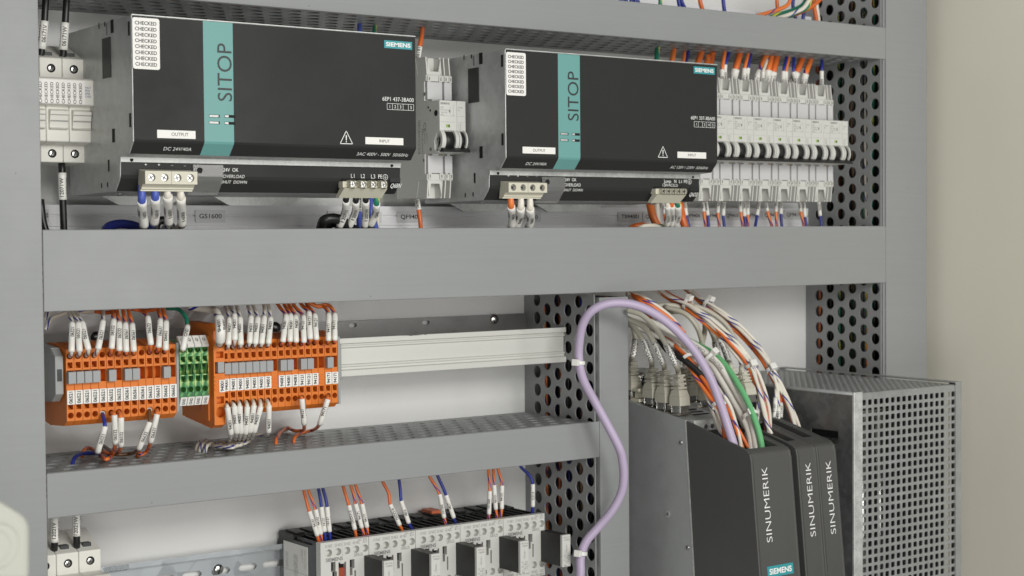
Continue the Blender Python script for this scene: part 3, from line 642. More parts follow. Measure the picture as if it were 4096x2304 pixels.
# ------------------------------------------------------------------ circuit breakers
def make_breaker(rating):
    """built with its face corner at (0, 1152, 116)"""
    Y, Z = 1152., 116.
    t = thing('circuit_breaker', (9, 1223, Z - 16), 'x', 'circuit breaker', 'narrow grey circuit breakers on the upper row')
    def module(nm, x0, x1, par):
        w_ = x1 - x0
        b = MB().prism([(Y + 1.2, Z - .2), (Y + 1.2, Z - 26), (Y + 4, Z - 27), (Y + 9, Z - 34), (Y + 8, Z - 42), (Y + 2, Z - 43.4), (Y + 2, Z - 44.4), (Y + 24, Z - 45), (Y + 24, Z - 62), (Y + 21, Z - 62), (Y + 21, Z - 67.5), (Y + 34, Z - 68), (Y + 38, Z - 83), (Y + 71, Z - 83), (Y + 71, Z + 39), (Y + 38, Z + 39), (Y + 34, Z + 24), (Y + 21, Z + 23.5), (Y + 21, Z + 18), (Y + 24, Z + 18), (Y + 24, Z + 1.2), (Y + 3, Z)], x0 + .1, x1 - .1).build(nm, 'breaker', par, bevel=.25)
        f = b if nm != 'body' else par
        MB().box(x0 + .15, x1 - .15, Y, Y + 1.6, Z - 25.6, Z).build('face_plate', 'breaker', f, bevel=.35)
        for s in (1, -1):
            zz = (lambda a, b_: (Z + a, Z + b_)) if s > 0 else (lambda a, b_: (Z - 44 - b_, Z - 44 - a))
            # grey covers with clips
            mb = MB(); z0, z1 = zz(2.2, 17.4); mb.box(x0 + w_ * .05, x0 + w_ * .9, Y + 20, Y + 23.8, z0, z1)
            z0, z1 = zz(-1.0, 2.2); mb.box(x0 + w_ * .32, x0 + w_ * .68, Y + 20.3, Y + 23.8, z0, z1)
            mb.build('terminal_cover', 'breaker_cover', f, bevel=.3)
            z0, z1 = zz(17.4, 22.6)
            for xx in ((x0 + .8, x0 + 4.2), (x1 - 5.2, x1 - 1.8)) if w_ > 12 else ((x0 + .5, x0 + 3), (x1 - 3.6, x1 - 1)):
                c_ = MB().box(xx[0], xx[1], Y + 19.4, Y + 21.4, z0, z1).build('clip', 'breaker', f, bevel=.2)
                MB().box((xx[0] + xx[1]) / 2 - .55, (xx[0] + xx[1]) / 2 + .55, Y + 19.3, Y + 19.6, z0 + 1.1, z1 - 1.1).build('clip_slot', 'print_grey', c_)
            # wire funnel: two fins and a tapered hollow
            e = 1 if s > 0 else -1; zt = Z + 23.5 if s > 0 else Z - 67.5
            mb = MB()
            for (fx0, fx1) in ((x0 + .3, x0 + 1.5), (x1 - 3.3, x1 - 2.1)):
                mb.prism([(Y + 20, zt), (Y + 22, zt + e * 15.5), (Y + 40, zt + e * 15.5), (Y + 40, zt)], fx0, fx1)
            if w_ > 12:
                mb.prism([(x0 + 1.5, zt), (x1 - 3.3, zt), (x1 - 3.3, zt + e * 14), (x1 - 5.2, zt + e * 3), (x0 + 4.2, zt + e * 3), (x0 + 1.5, zt + e * 14)], Y + 20.4, Y + 22, 'y')
                mb.prism([(x0 + 1.5, zt), (x1 - 3.3, zt), (x1 - 3.3, zt + e * 15.5), (x0 + 1.5, zt + e * 15.5)], Y + 31, Y + 32, 'y')
            else:
                mb.box(x0 + 1.5, x1 - 3.3, Y + 30, Y + 32, min(zt, zt + e * 10), max(zt, zt + e * 10))
            mb.build('wire_funnel', 'breaker', f, bevel=.2)
            z0, z1 = zz(-1.3, 1.4)
            if w_ > 12: MB().box(x0 + 11.5, x0 + 17.4, Y + 20.5, Y + 25, z0, z1).build('brass_contact', 'brass', f, bevel=.2)
        # toggle with curved cheeks
        cy, cz = Y + 6.5, Z - 34.
        for (ax, bx) in ((x0 + .3, x0 + w_ * .24), (x1 - w_ * .2, x1 - .2)):
            pr = []
            for k in range(11): q = math.radians(112 + 136 * k / 10); pr.append((cy + 10.5 * math.cos(q), cz + 10.5 * math.sin(q)))
            for k in range(11): q = math.radians(248 - 136 * k / 10); pr.append((cy + 7.2 * math.cos(q), cz + 7.2 * math.sin(q)))
            MB().prism(pr, ax, bx).build('cheek', 'breaker', f, bevel=.3)
        MB().cyl((x0 + w_ * .24, cy, cz), (1, 0, 0), 8.4, w_ * .56, 20).build('toggle_drum', 'plastic_black', f)
        MB().prism([(Y + 1, cz - 5), (Y - 6, cz - 8.5), (Y - 6.5, cz - 10.4), (Y + 2, cz - 10)], x0 + .5, x1 + .6).build('toggle_bar', 'plastic_black', f, bevel=.5)
        return b
    module('body', 0, 18, t)
    a = module('auxiliary_contact', 18, 27, t)
    mb = MB(); yy = Y - .08
    write(mb, 'SIEMENS', (.9, yy, Z - 3.4), UX, UZ, width=9.5, cap=1.7, bold=.03)
    m2 = MB()
    for k, s in enumerate(('5SJ41', rating + ' Char.C', 'Type NSJ', '40°C')): write(m2, s, (.9, yy, Z - 6.6 - 2.1 * k), UX, UZ, cap=1.25)
    for z in (13.2, 18.4): m2.box(.8, 15.5, yy, yy + .05, Z - z - .07, Z - z + .07)
    for p, q in (((11, 5), (11, 8)), ((11, 8), (9.6, 10.2)), ((11, 10.2), (11, 12)), ((14.2, 5.4), (14.2, 11.6))):
        m2.box(min(p[0], q[0]) - .08, max(p[0], q[0]) + .08, yy, yy + .05, Z - max(p[1], q[1]), Z - min(p[1], q[1]))
    write(m2, 'ON', (13.3, yy, Z - 4.6), UX, UZ, cap=.8); write(m2, 'OFF', (13.1, yy, Z - 13), UX, UZ, cap=.8)
    m2.build('lettering', 'print_grey', t); mb.build('maker_lettering', 'print_grey', t)
    m3 = MB(); write(m3, '5ST301.', (18.8, yy, Z - 6.4), UX, UZ, cap=1.2); write(m3, 'AS', (18.8, yy, Z - 8.6), UX, UZ, cap=1.2)
    for z in (13.2, 18.4): m3.box(18.6, 26.4, yy, yy + .05, Z - z - .07, Z - z + .07)
    for x in (19.4, 21.4): m3.box(x, x + .16, yy, yy + .05, Z - 24.5, Z - 19.6)
    for z in (19.7, 21.1, 23, 24.4): m3.box(19.4, 23.2, yy, yy + .05, Z - z - .07, Z - z + .07)
    m3.build('lettering', 'print_grey', a)
    iw = MB().box(6.6, 10.4, Y - .12, Y + .3, Z - 23, Z - 20.4).build('indicator_window', 'window_green', t)
    MB().box(9.0, 10.2, Y - .2, Y, Z - 22.9, Z - 20.5).build('indicator_flag', 'print_dark', iw)
    return t
br = {r: make_breaker(r) for r in ('10A', '2A', '6A')}
p0 = PY(A2(1098, 580), 1152); pe = PY(B1(1005, 543), 1152); st = 27.05
spots = [(p0[0], p0[2], '10A', 'single breaker between the two power supplies, printed 10A')] + [(pe[0] - st * (6 - k), pe[2], r, l) for k, (r, l) in enumerate((
    ('10A', 'breaker half hidden behind the right edge of the second power supply'), ('10A', 'breaker printed 10A with a full face nearest the second power supply'), ('10A', 'breaker printed 10A beside the breaker printed 2A'),
    ('2A', 'only breaker printed 2A in the upper right row'), ('6A', 'breaker printed 6A directly right of the breaker printed 2A'), ('6A', 'breaker printed 6A in the middle of the three printed 6A'), ('6A', 'last breaker of the row, printed 6A, beside the perforated duct')))]
used = set()
for x, z, r, l in spots:
    d = (x, 0, z - 116.)
    if r in used: t = copy_tree(protos[r], V3(d) - V3(first[r]))
    else:
        if not used: protos = {}; first = {}
        used.add(r); t = br[r]; protos[r] = t; first[r] = d; t.location += V3(d) * S
        def shift(o):
            ROOT[o.name] = ROOT[o.name] + V3(d)
            for c_ in o.children: shift(c_)
        shift(t)
    t['label'] = 'grey ' + l
p = PX(A2(1025, 720), p0[0] - .2); q = PX(A2(1015, 790), p0[0] - .2)
mb = MB(); fx = p0[0] - .06 + .1
def side(y, z): v_ = PX(A2(y, z), fx); return (fx - .08, v_[1], v_[2])
mb.sheet(lambda u, v, d: (fx - .08 + d, u, v), side(1000, 0)[1], side(1000, 0)[1] + .1, 0, .1, .02, [])
for k in range(22):
    a = side(975, 700 + 9 * k); mb.box(fx - .08, fx, a[1] - 3.5, a[1], a[2] - random.choice((.25, .4, .6)), a[2])
write(mb, '5SJ4110-7HG42', side(1003, 745), -UZ, UY, width=22, cap=2.2); write(mb, 'CE', side(1020, 710), -UZ, UY, width=8, cap=4); write(mb, 'Made in', side(1028, 772), -UZ, UY, width=9, cap=1.5); write(mb, 'Germany', side(1015, 772), -UZ, UY, width=9, cap=1.5)
first_b = [o for o in C.objects if o.get('label', '').startswith('grey single breaker')][0]
mb.build('side_print', 'print_grey', first_b)
mb = MB()
for x, y, r_ in ((1078, 655, 2.6), (1033, 623, 1), (1045, 640, 1), (1090, 812, 1.6), (1048, 865, 1.6), (1012, 545, 1.5), (1008, 930, 1.5)):
    a = side(x, y); MB().cyl((fx - .15, a[1], a[2]), (1, 0, 0), r_, .2, 14).build('rivet' if r_ != 2.6 and r_ > 1 else 'side_hole', 'print_grey' if r_ > 1 and r_ != 2.6 else 'hole_black', first_b)
# ------------------------------------------------------------------ fuse holders
def fuse(XR, dz, label, marks):
    """three pole fuse holder whose right flank is at XR"""
    t = thing('fuse_holder', (XR - 26.5, 1223, 98 + dz), label, 'fuse holder', 'cream three pole fuse holders at the left edge'); pw = 17.7
    for k in range(3):
        x1 = XR - pw * k; x0 = x1 - pw + .25
        o = MB().prism([(1191.3, 137.2 + dz), (1191.3, 121 + dz), (1182, 120 + dz), (1178.6, 118 + dz), (1178.6, 73.5 + dz), (1184, 72 + dz), (1192, 71.5 + dz), (1192, 58.5 + dz), (1223, 57.5 + dz), (1223, 150 + dz), (1206, 143 + dz)], x0, x1).build('pole', 'ivory', t, bevel=.8)
        MB().prism([(1174, 96 + dz), (1176.5, 84 + dz), (1174.8, 83 + dz), (1178.8, 82 + dz), (1178.8, 98 + dz)], x0 + 1.6, x1 - 1.6).build('grip', 'ivory', o, bevel=.3)
        for z in (93, 88.5): MB().box(x0 + 1.8, x1 - 1.8, 1173.9, 1174.6, z + dz, z + .35 + dz).build('grip_groove', 'print_grey', o)
        for z in (129.4, 65.2):
            MB().cyl((x0 + pw / 2, 1191.0 if z > 100 else 1191.7, z + dz), (0, 1, 0), 3.3, .4, 18).build('screw_hole', 'hole_black', o)
            s_ = MB().dome((x0 + pw / 2 - .3, 1191.0 if z > 100 else 1191.7, z + dz), (0, -1, 0), 2.3, .5, 14).build('screw', 'chrome', o)
            slot_line((x0 + pw / 2 - .3, 1190.4 if z > 100 else 1191.1, z + dz), (.4, 0, .9), .5, 3.6, (0, -1, 0), 'hole_black', s_)
        MB().box(x0 + 5.5, x1 - 5.5, 1197, 1203, 139 + dz, 142.3 + dz).build('wire_entry', 'print_dark', o)
    MB().prism([(1171.5, 119.5 + dz), (1171.5, 101 + dz), (1174, 100 + dz), (1180, 100 + dz), (1180, 121 + dz), (1174, 121 + dz)], XR - pw * 3 + .3, XR + .3).build('pull_bar', 'ivory', t, bevel=.6)
    if marks:
        a = PY(A1(490, 470), 1171.3); b = PY(A1(490, 615), 1171.3); c0 = PY(A1(245, 540), 1171.3)
        sk = MB().box(a[0] - 62, a[0], 1171.2, 1171.5, 101.2, 119).build('sticker', 'paper', t, bevel=.1); mb = MB()
        for k in range(9):
            p = PY(A1(476 - 33.2 * k, 604 - 1.2 * k), 1171.1); write(mb, 'CHECKED', p, UZ, -UX, width=15.6, cap=2.2, bold=.012)
        mb.build('lettering', 'print_black', sk); mb = MB()
        for s, x, y in (('NOT', 494, 514), ('PEN', 494, 531), ('DER', 494, 548), ('OAD', 494, 565)): write(mb, s, PY(A1(x, y), 1171.3), UX, UZ, cap=1.5)
        mb.build('lettering', 'print_blue', t)
    return t
fuse(457.2, 0, 'cream fuse holder with CHECKED sticker left of the first power supply', True)
pa = PY(A1(425, 398), 1191); pb = PY(C6(862, 1296), 1191)
fuse(457.2 + pb[0] - pa[0], pb[2] - pa[2], 'cream fuse holder at the bottom left above the frame edge', False)
# ------------------------------------------------------------------ terminal strips
YT = 1165.
def zl(y, x=790): return PY(L1(x, y), YT)[2]
def make_terminal(p, m_, zc, green=False):
    t = thing('terminal_block', (p / 2, 1222, -110), 'x', 'terminal block'); mb = MB()
    zt, zb = zc['t'], zc['b']
    hs = [(p / 2, zc['r1'], 2.35, 2.35, 2), (p / 2, zc['s1'], p * .31, 2.25, 0), (p / 2, zc['ch'], p * .42, zc['chh'], 0), (p / 2, zc['s2'], p * .31, 2.25, 0), (p / 2, zc['r2'], 2.35, 2.35, 2)]
    mb.sheet(lambda u, v, d: (u, YT + d, v), .17, p - .17, zb, zt, 9, hs, blind=0, seg=16)
    mb.prism([(YT + 9.4, zb), (YT, zb), (YT + 6, zb - 4), (YT + 36, zb - 6), (YT + 57, zb - 2), (YT + 57, zt - 2), (YT + 37, zt + 3.5), (YT + 22, zt + 3.7), (YT, zt), (YT + 9.4, zt)], .17, p - .17)
    mb.build('housing', m_, t)
    for k in ('s1', 's2'):
        MB().prism([(YT + 1.5, zc[k] - 2.2), (YT + 8.9, zc[k] + .9), (YT + 8.9, zc[k] - 2.2)], p * .2, p * .62).build('spring', m_, t)
    return t
zc = dict(t=zl(466, 790), b=zl(1035, 515), r1=zl(519), s1=zl(588), ch=zl(676), chh=4.7, s2=zl(903), r2=zl(972))
PLT = 6.29; proto = make_terminal(PLT, 'orange', zc); X0 = 428.7; cur = 0
tags = '06521 06521 06521 06521 06521 06532 06532 06561 06561 06561 06632 06631 06662 06662'.split()
def place(pr, x, label, group):
    global cur
    c_ = copy_tree(pr, (x, 0, 0)); c_['label'] = label; c_['group'] = group; return c_
def add_tag(t, x, p, s, z0, z1, y=YT):
    g_ = MB().box(x + .25, x + p - .25, y - 1.2, y + .3, z0, z1).build('marker_tag', 'paper', t, bevel=.2)
    text(s, (x + p * .5 + 1.15, y - 1.3, z0 + (z1 - z0) * .08), UZ, -UX, 'print_black', g_, width=(z1 - z0) * .84, cap=2.7, bold=.03)
def add_jumper(t, x, p, z, last=True):
    MB().box(x + .2, x + p - .2, YT - 5, YT + 4.5, z - 4.5, z + 4.4).build('jumper', 'grey_jumper', t, bevel=.4)
for k, s in enumerate(tags):
    x = X0 + PLT * k
    t = place(proto, x, f'orange terminal tagged {s}, {ORD[k]} from the left in the left orange strip', 'orange terminals of the left strip')
    add_tag(t, x, PLT, s, zl(887, 800), zl(779, 800))
    if k in (0, 1, 2, 3, 5, 7, 8, 12): add_jumper(t, x, PLT, zl(682, 770))
pl = MB().box(X0 + PLT * 14 + .1, X0 + PLT * 14 + 2.2, YT - .3, 1222, zl(960, 1370), zl(425, 1370)).build('end_plate', 'grey_clip', None, (X0 + PLT * 14 + 1, 1222, -110), bevel=.2)
tag(pl, 'thin grey end plate between the left orange strip and the green terminals', 'end plate')
# left end clamp
t = thing('end_clamp', (420, 1222, -105), 'grey end clamp left of the first orange terminal', 'end clamp')
z0, z1 = zl(900, 470), zl(462, 470)
mb = MB().prism([(1168, z0 + 7), (1168, z1 - 7), (1176, z1 - 1), (1190, z1), (1222, z1 + 2), (1222, z0 - 2), (1190, z0), (1176, z0 + 1)], 421.6, 427.9); mb.build('body', 'grey_clip', t, bevel=.4)
for dz in (1.5, 3.5, 5.5): MB().box(421.2, 427.7, 1172 + 5 - dz, 1174 + 5 - dz, z1 - dz - .3, z1 - dz + .5).build('rib', 'grey_clip', t)
MB().box(423, 426.6, 1167.7, 1168.5, (z0 + z1) / 2 - 4.5, (z0 + z1) / 2 + 4.5).build('recess', 'print_dark', t)
# green terminals
zg = dict(t=zl(452, 1500), b=zl(842, 1500), r1=zl(480, 1500), s1=zl(552, 1500), ch=zl(630, 1500), chh=4.2, s2=zl(702, 1500), r2=zl(785, 1500))
xg = PY(L2(35, 600), YT)[0]; pg = (PY(L2(260, 600), YT)[0] - xg) / 4
gproto = make_terminal(pg, 'green_terminal', zg, True)
for k in range(4):
    x = xg + pg * k
    t = place(gproto, x, f'green and yellow earth terminal tagged GND, {ORD[k]} from the left', 'green earth terminals')
    zt, zb = zg['t'], zg['b']
    g_ = MB().prism([(YT - 2, zt + .4), (YT + 4, zt + 8), (YT + 6, zt + 8), (YT + 4, zt - .5), (YT - 1, zt - 1)], x + .3, x + pg - .3).build('marker_tag', 'paper', t, bevel=.2)
    text('GND', (x + pg * .5 + 1.1, YT - 1.2, zt + 1.3), (0, .6, .8), -UX, 'print_black', g_, width=6, cap=2.3, bold=.015)
    g_ = MB().prism([(YT - 1.6, zb), (YT + 1.6, zb - 7), (YT + 3.6, zb - 7), (YT + 2, zb)], x + .3, x + pg - .3).build('marker_tag', 'paper', t, bevel=.2)
    text('GND', (x + pg * .5 + 1.1, YT + 1.0, zb - 6.2), (0, -.42, .9), -UX, 'print_black', g_, width=5.6, cap=2.3, bold=.015)
# big feed terminal and right strip
xr = PY(L2(447, 735), YT)[0]; PR = (PY(L2(1233, 690), YT)[0] - xr) / 15; XR0 = xr - PR * .5
def zr(y, x=765): return PY(L2(x, y), YT)[2]
zc2 = dict(t=zr(398, 765), b=zr(925, 765), r1=zr(444), s1=zr(510), ch=zr(598), chh=4.7, s2=zr(806), r2=zr(868))
proto2 = make_terminal(PR, 'orange', zc2)
tg = ['94001'] * 7 + [''] + ['94081'] * 3 + ['94121'] * 3 + [''] + ['94171'] * 2
for k in range(17):
    x = XR0 + PR * (k - 1)
    if k == 0: s = '94001'
    s = tg[k]
    lab = f'orange terminal tagged {s}, {ORD[k]} from the left in the right orange strip' if s else f'orange terminal without a tag, {ORD[k]} from the left in the right orange strip'
    t = place(proto2, x, lab, 'orange terminals of the right strip')
    if s: add_tag(t, x, PR, s, zr(778, 715), zr(684, 715))
    else:
        for dz in (0, 3, 6): MB().box(x + .4, x + PR - .4, YT - .9, YT + .2, zr(765, 765) + dz, zr(765, 765) + dz + 1.2).build('tag_rib', 'orange', t)
    if k in (0, 1, 2, 3, 4, 5, 6, 8, 9, 11, 12, 15): add_jumper(t, x, PR, zr(603, 745))
for pr in (proto, proto2, gproto):
    for c_ in list(pr.children): bpy.data.objects.remove(c_)
    bpy.data.objects.remove(pr)
xb1 = XR0 - PR; xb0 = xb1 - 9.4; YB = 1160.
zA, zB = PY(L2(330, 335), YB)[2], PY(L2(345, 1062), YB)[2]
t = thing('terminal_block', (xb0 + 5, 1222, -110), 'large orange feed terminal at the left end of the right strip', 'terminal block')
mb = MB(); xm = (xb0 + xb1) / 2 + .6
hs = [(xm, PY(L2(340, 425), YB)[2], 4.2, 4.6, 2), (xm, PY(L2(340, 520), YB)[2], 3.2, 2.6, 0), (xm + .6, PY(L2(345, 620), YB)[2], 5.0, 4.6, 0), (xm, PY(L2(345, 870), YB)[2], 3.2, 2.8, 0), (xm, PY(L2(340, 965), YB)[2], 3.9, 4.4, 2)]
mb.sheet(lambda u, v, d: (u, YB + d, v), xb0, xb1, zB, zA, 6, hs, blind=0, seg=18)
mb.prism([(YB + 6.4, zB), (YB, zB), (YB + 7, zB - 3), (YB + 55, zB + 2), (YB + 62, zB + 10), (YB + 62, zA - 8), (YB + 48, zA + 6), (YB + 12, zA + 5), (YB, zA), (YB + 6.4, zA)], xb0, xb1); mb.build('housing', 'orange', t, bevel=.3)
for k in range(4): MB().box(xb0 + .5, xb1 - 3, YB - .8, YB + .2, PY(L2(345, 690 + 32 * k), YB)[2] - .6, PY(L2(345, 690 + 32 * k), YB)[2] + .8).build('tag_rib', 'orange', t)
MB().box(xb0 - 1.3, xb0, YB + 8, YB + 58, zB + 3, zA - 4).build('end_cover', 'orange', t, bevel=.3)
for y_, z_ in ((YB + 20, zB + 10), (YB + 45, zB + 18)): MB().box(xb0 - 1.5, xb0 - 1.2, y_, y_ + 4, z_, z_ + 4).build('side_notch', 'red_orange', t)
add_tag(t, xb1 - 5.6, 5.6, '94001', PY(L2(368, 808), YB)[2], PY(L2(368, 712), YB)[2], YB)
add_jumper(t, xb1 - 6, 6, zr(612, 370))
t = thing('end_clamp', (XR0 + PR * 16 + 6, 1222, -100), 'pale grey end clamp at the right end of the terminals', 'end clamp')
xe = XR0 + PR * 16
MB().box(xe + .1, xe + 2.2, YT - .4, 1222, zr(900, 1260), zr(380, 1260)).build('end_plate', 'grey_clip', t, bevel=.2)
z0, z1 = PY(L2(1315, 700), 1180)[2], PY(L2(1315, 440), 1180)[2]
hs = [(xe + 6.6, (z0 + z1) / 2 + 1, 2.6, 4, 0)]
mb = MB(); mb.sheet(lambda u, v, d: (u, 1178 + d, v), xe + 2.2, xe + 11, z0, z1, 6, hs, blind=0)
mb.prism([(1184.4, z0), (1178, z0), (1190, z0 - 7), (1222, z0 - 9), (1222, z1 + 9), (1190, z1 + 7), (1178, z1), (1184.4, z1)], xe + 2.2, xe + 11); mb.build('body', 'grey_clip', t, bevel=.25)
MB().box(xe + 4.4, xe + 5.6, 1179, 1183.5, (z0 + z1) / 2 - 2, (z0 + z1) / 2 + 4).build('clip_screw', 'chrome', t)
# ------------------------------------------------------------------ contactors
YC = 1185.; pc = PY(C7(807, 1065), YC); pcr = PY(C8(1376, 735), YC); CW = (pcr[0] - pc[0]) / 5; CX = pc[0]; CZ = (pc[2] + pcr[2]) / 2
def make_contactor():
    t = thing('contactor', (CX + CW / 2, 1260, CZ - 58), 'x', 'contactor', 'contactors in a row at the bottom')
    mb = MB(); xs = [CX + CW * f for f in (.172, .362, .547, .735, .922)]
    hs = [(x, CZ - 9.2, 3.2, 3.2, 2, 1) for x in xs] + [(x, CZ - 46.5, 3.2, 3.2, 2, 1) for x in xs]
    hs += [(CX + 12.3, CZ - 21.5, 2.2, 4.2, 0, 2), (CX + 13.5, CZ - 31, 2.2, 5.3, 0, 2), (CX + 21, CZ - 25.5, 3.7, 7, 0, 2), (CX + 30.6, CZ - 21.2, 2.3, 3.8, 0, 2), (CX + 29.6, CZ - 28, 1.3, 3, 0, 2), (CX + 33.5, CZ - 33, .8, 6, 0, 1)]
    mb.sheet(lambda u, v, d: (u, YC + d, v), CX + .25, CX + CW - .25, CZ - 57.5, CZ, 5, hs, blind=1, seg=20)
    mb.build('front_cover', ['breaker', 'breaker', 'hole_black'], t, bevel=.0)
    MB().box(CX + .3, CX + CW - .3, YC + 5.4, YC + 8, CZ - 57.5, CZ - .3).build('cover_rim', 'breaker', t, bevel=.2)
    b = MB().prism([(YC + 8, CZ - 1.2), (YC + 14, CZ - 1.2), (YC + 15, CZ - 4), (YC + 48, CZ - 4), (YC + 48, CZ - .5), (YC + 75, CZ + .2), (YC + 75, CZ - 60), (YC + 8, CZ - 58)], CX + .15, CX + CW - .15).build('body', 'plastic_black', t, bevel=.4)
    for k in range(6):
        x = CX + CW * (.08 + .176 * k) - .5; MB().prism([(YC + 9, CZ - 1), (YC + 46, CZ - 1.2), (YC + 46, CZ - 5), (YC + 9, CZ - 5)], x - .9, x + .9).build('top_rib', 'plastic_black', b)
    for k in range(3): MB().box(CX + 4 + 14 * k, CX + 13 + 14 * k, YC + 50, YC + 70, CZ - .2, CZ + 1.4).build('top_step', 'plastic_black', b, bevel=.3)
    MB().box(CX + 18, CX + 24, YC + 1.2, YC + 4.6, CZ - 31, CZ - 23.5).build('slider', 'red_insert', t, bevel=.4)
    MB().box(CX + 19, CX + 23, YC - .5, YC + 2, CZ - 19.8, CZ - 17.4).build('latch_tab', 'breaker', t, bevel=.3)
    mb = MB(); yy = YC - .07
    for x, s in zip(xs, ('13 NO', '23 NO', '33 NO', '43 NO', 'A1+')): write(mb, s, (x, yy, CZ - 4.6), UX, UZ, width=6.6 if s != 'A1+' else 4.2, cap=2.5, align='c')
    for x, s in zip(xs, ('14 NO', '24 NO', '34 NO', '44 NO', 'A2-')): write(mb, s, (x, yy, CZ - 54.2), UX, UZ, width=6.6 if s != 'A2-' else 4.2, cap=2.5, align='c')
    write(mb, '3RH1140-1BB40', (CX + CW - 17, yy, CZ - 57), UX, UZ, width=15.5, cap=1.9)
    write(mb, 'SIRIUS', (CX + 32.5, yy, CZ - 15.3), UX, UZ, width=8.5, cap=2.8)
    mb.box(CX + 21, CX + 21.15, yy, yy + .05, CZ - 12.5, CZ - .6); mb.box(CX + 21, CX + 23, yy, yy + .05, CZ - 12.5, CZ - 12.35)
    mb.build('lettering', 'print_grey', t); mb = MB()
    write(mb, 'SIEMENS', (CX + 5.2, yy, CZ - 16.6), UX, UZ, width=16.4, cap=2.9, bold=.03); mb.build('maker_lettering', 'print_grey', t)
    mb = MB(); write(mb, 'DC 24V', (CX + CW - 10.6, yy, CZ - 2.2), UX, UZ, width=9, cap=1.7); mb.build('lettering', 'print_grey', t)
    return t
def make_suppressor():
    x = CX + 42.4; t = thing('surge_suppressor', (x + 5, YC, CZ - 30), 'x', 'surge suppressor', 'black surge suppressors plugged into the contactors')
    MB().box(x, x + 9.4, YC - 29.5, YC + .5, CZ - 44.3, CZ - 15.6).build('body', 'plastic_black', t, bevel=.35)
    cp = MB().box(x - .05, x + 9.45, YC - 33, YC - 29.4, CZ - 44.6, CZ - 15.3).build('cap', 'breaker', t, bevel=.6)
    mb = MB(); yy = YC - 33.08
    for s, z in (('3RT1916', 18.2), ('-1BB00', 20.4), ('AC  24V', 35), ('...48V', 36.9), ('DC  24V', 39), ('...70V', 40.8)): write(mb, s, (x + 1.2, yy, CZ - z), UX, UZ, width=7, cap=1.3)
    mb.box(x + 1, x + 8.6, yy, yy + .05, CZ - 41.7, CZ - 41.6); write(mb, 'RU', (x + 2, yy, CZ - 44), UX, UZ, width=2.4, cap=1.5, bold=.03)
    for a, b, c_, d_ in ((4.6, 4.75, 23, 32), (4, 4.15, 25, 30), (5.2, 5.35, 25, 30), (4, 5.35, 25, 24.85), (4, 5.35, 30, 29.85), (3, 3.15, 29, 30.5)): mb.box(x + a, x + b, yy, yy + .05, CZ - d_, CZ - c_)
    mb.build('lettering', 'print_grey', cp); return t
c0 = make_contactor(); s0 = make_suppressor(); wh = ('first', 'second', 'middle', 'fourth', 'last')
for k in range(5):
    t = c0 if k == 0 else copy_tree(c0, (CW * k, 0, 0)); s_ = s0 if k == 0 else copy_tree(s0, (CW * k, 0, 0))
    t['label'] = ('grey and black contactor at the left end with a printed side label', 'grey contactor second from the left in the bottom row', 'grey contactor in the middle of the bottom row of five', 'grey contactor fourth from the left in the bottom row', 'grey contactor at the right end beside the perforated duct')[k]
    s_['label'] = ('black surge suppressor with white end on the leftmost contactor', 'black surge suppressor with white end on the second contactor', 'black surge suppressor with white end on the middle contactor', 'black surge suppressor with white end on the fourth contactor', 'black surge suppressor standing out beside the perforated duct')[k]
sl = MB().box(CX - .25, CX + .1, YC + 22, YC + 65.5, CZ - 57, CZ - 7).build('side_label', 'paper', c0); mb = MB()
for k, (s, y, w_) in enumerate((('LISTED 165C', 61, 14), ('IND CONT EQ', 58.5, 14), ('10 A 240 V AC', 47, 18), ('AUX CONT A600 / P600', 45, 22), ('60 C CU WIRE ONLY', 43, 20), ('TORQUE 7-10 lb in', 41, 17), ('Made', 33.5, 6), ('in Germany', 31.5, 11), ('3RH1122-1AB40', 27, 16))):
    write(mb, s, (CX - .32, YC + y, CZ - 10 - w_ - (6 if k < 6 else 0)), UZ, -UY, width=w_, cap=1.3)
for k in range(14): mb.box(CX - .3, CX - .2, YC + 25, YC + 31, CZ - 34 - k * 1.1 - random.choice((.3, .5, .7)), CZ - 34 - k * 1.1)
mb.box(CX - .3, CX - .2, YC + 23, YC + 65, CZ - 31.2, CZ - 31)
mb.build('lettering', 'print_grey', sl)
p = PY(C7(2035, 680), 1256); tag(MB().box(p[0] - 5, p[0] + 6, 1240, 1258, p[2] - 8, p[2] + .8).build('orange_clip', 'red_orange', None, (p[0], 1258, p[2]), bevel=.3), 'small orange clip peeping out behind the middle contactor', 'clip')
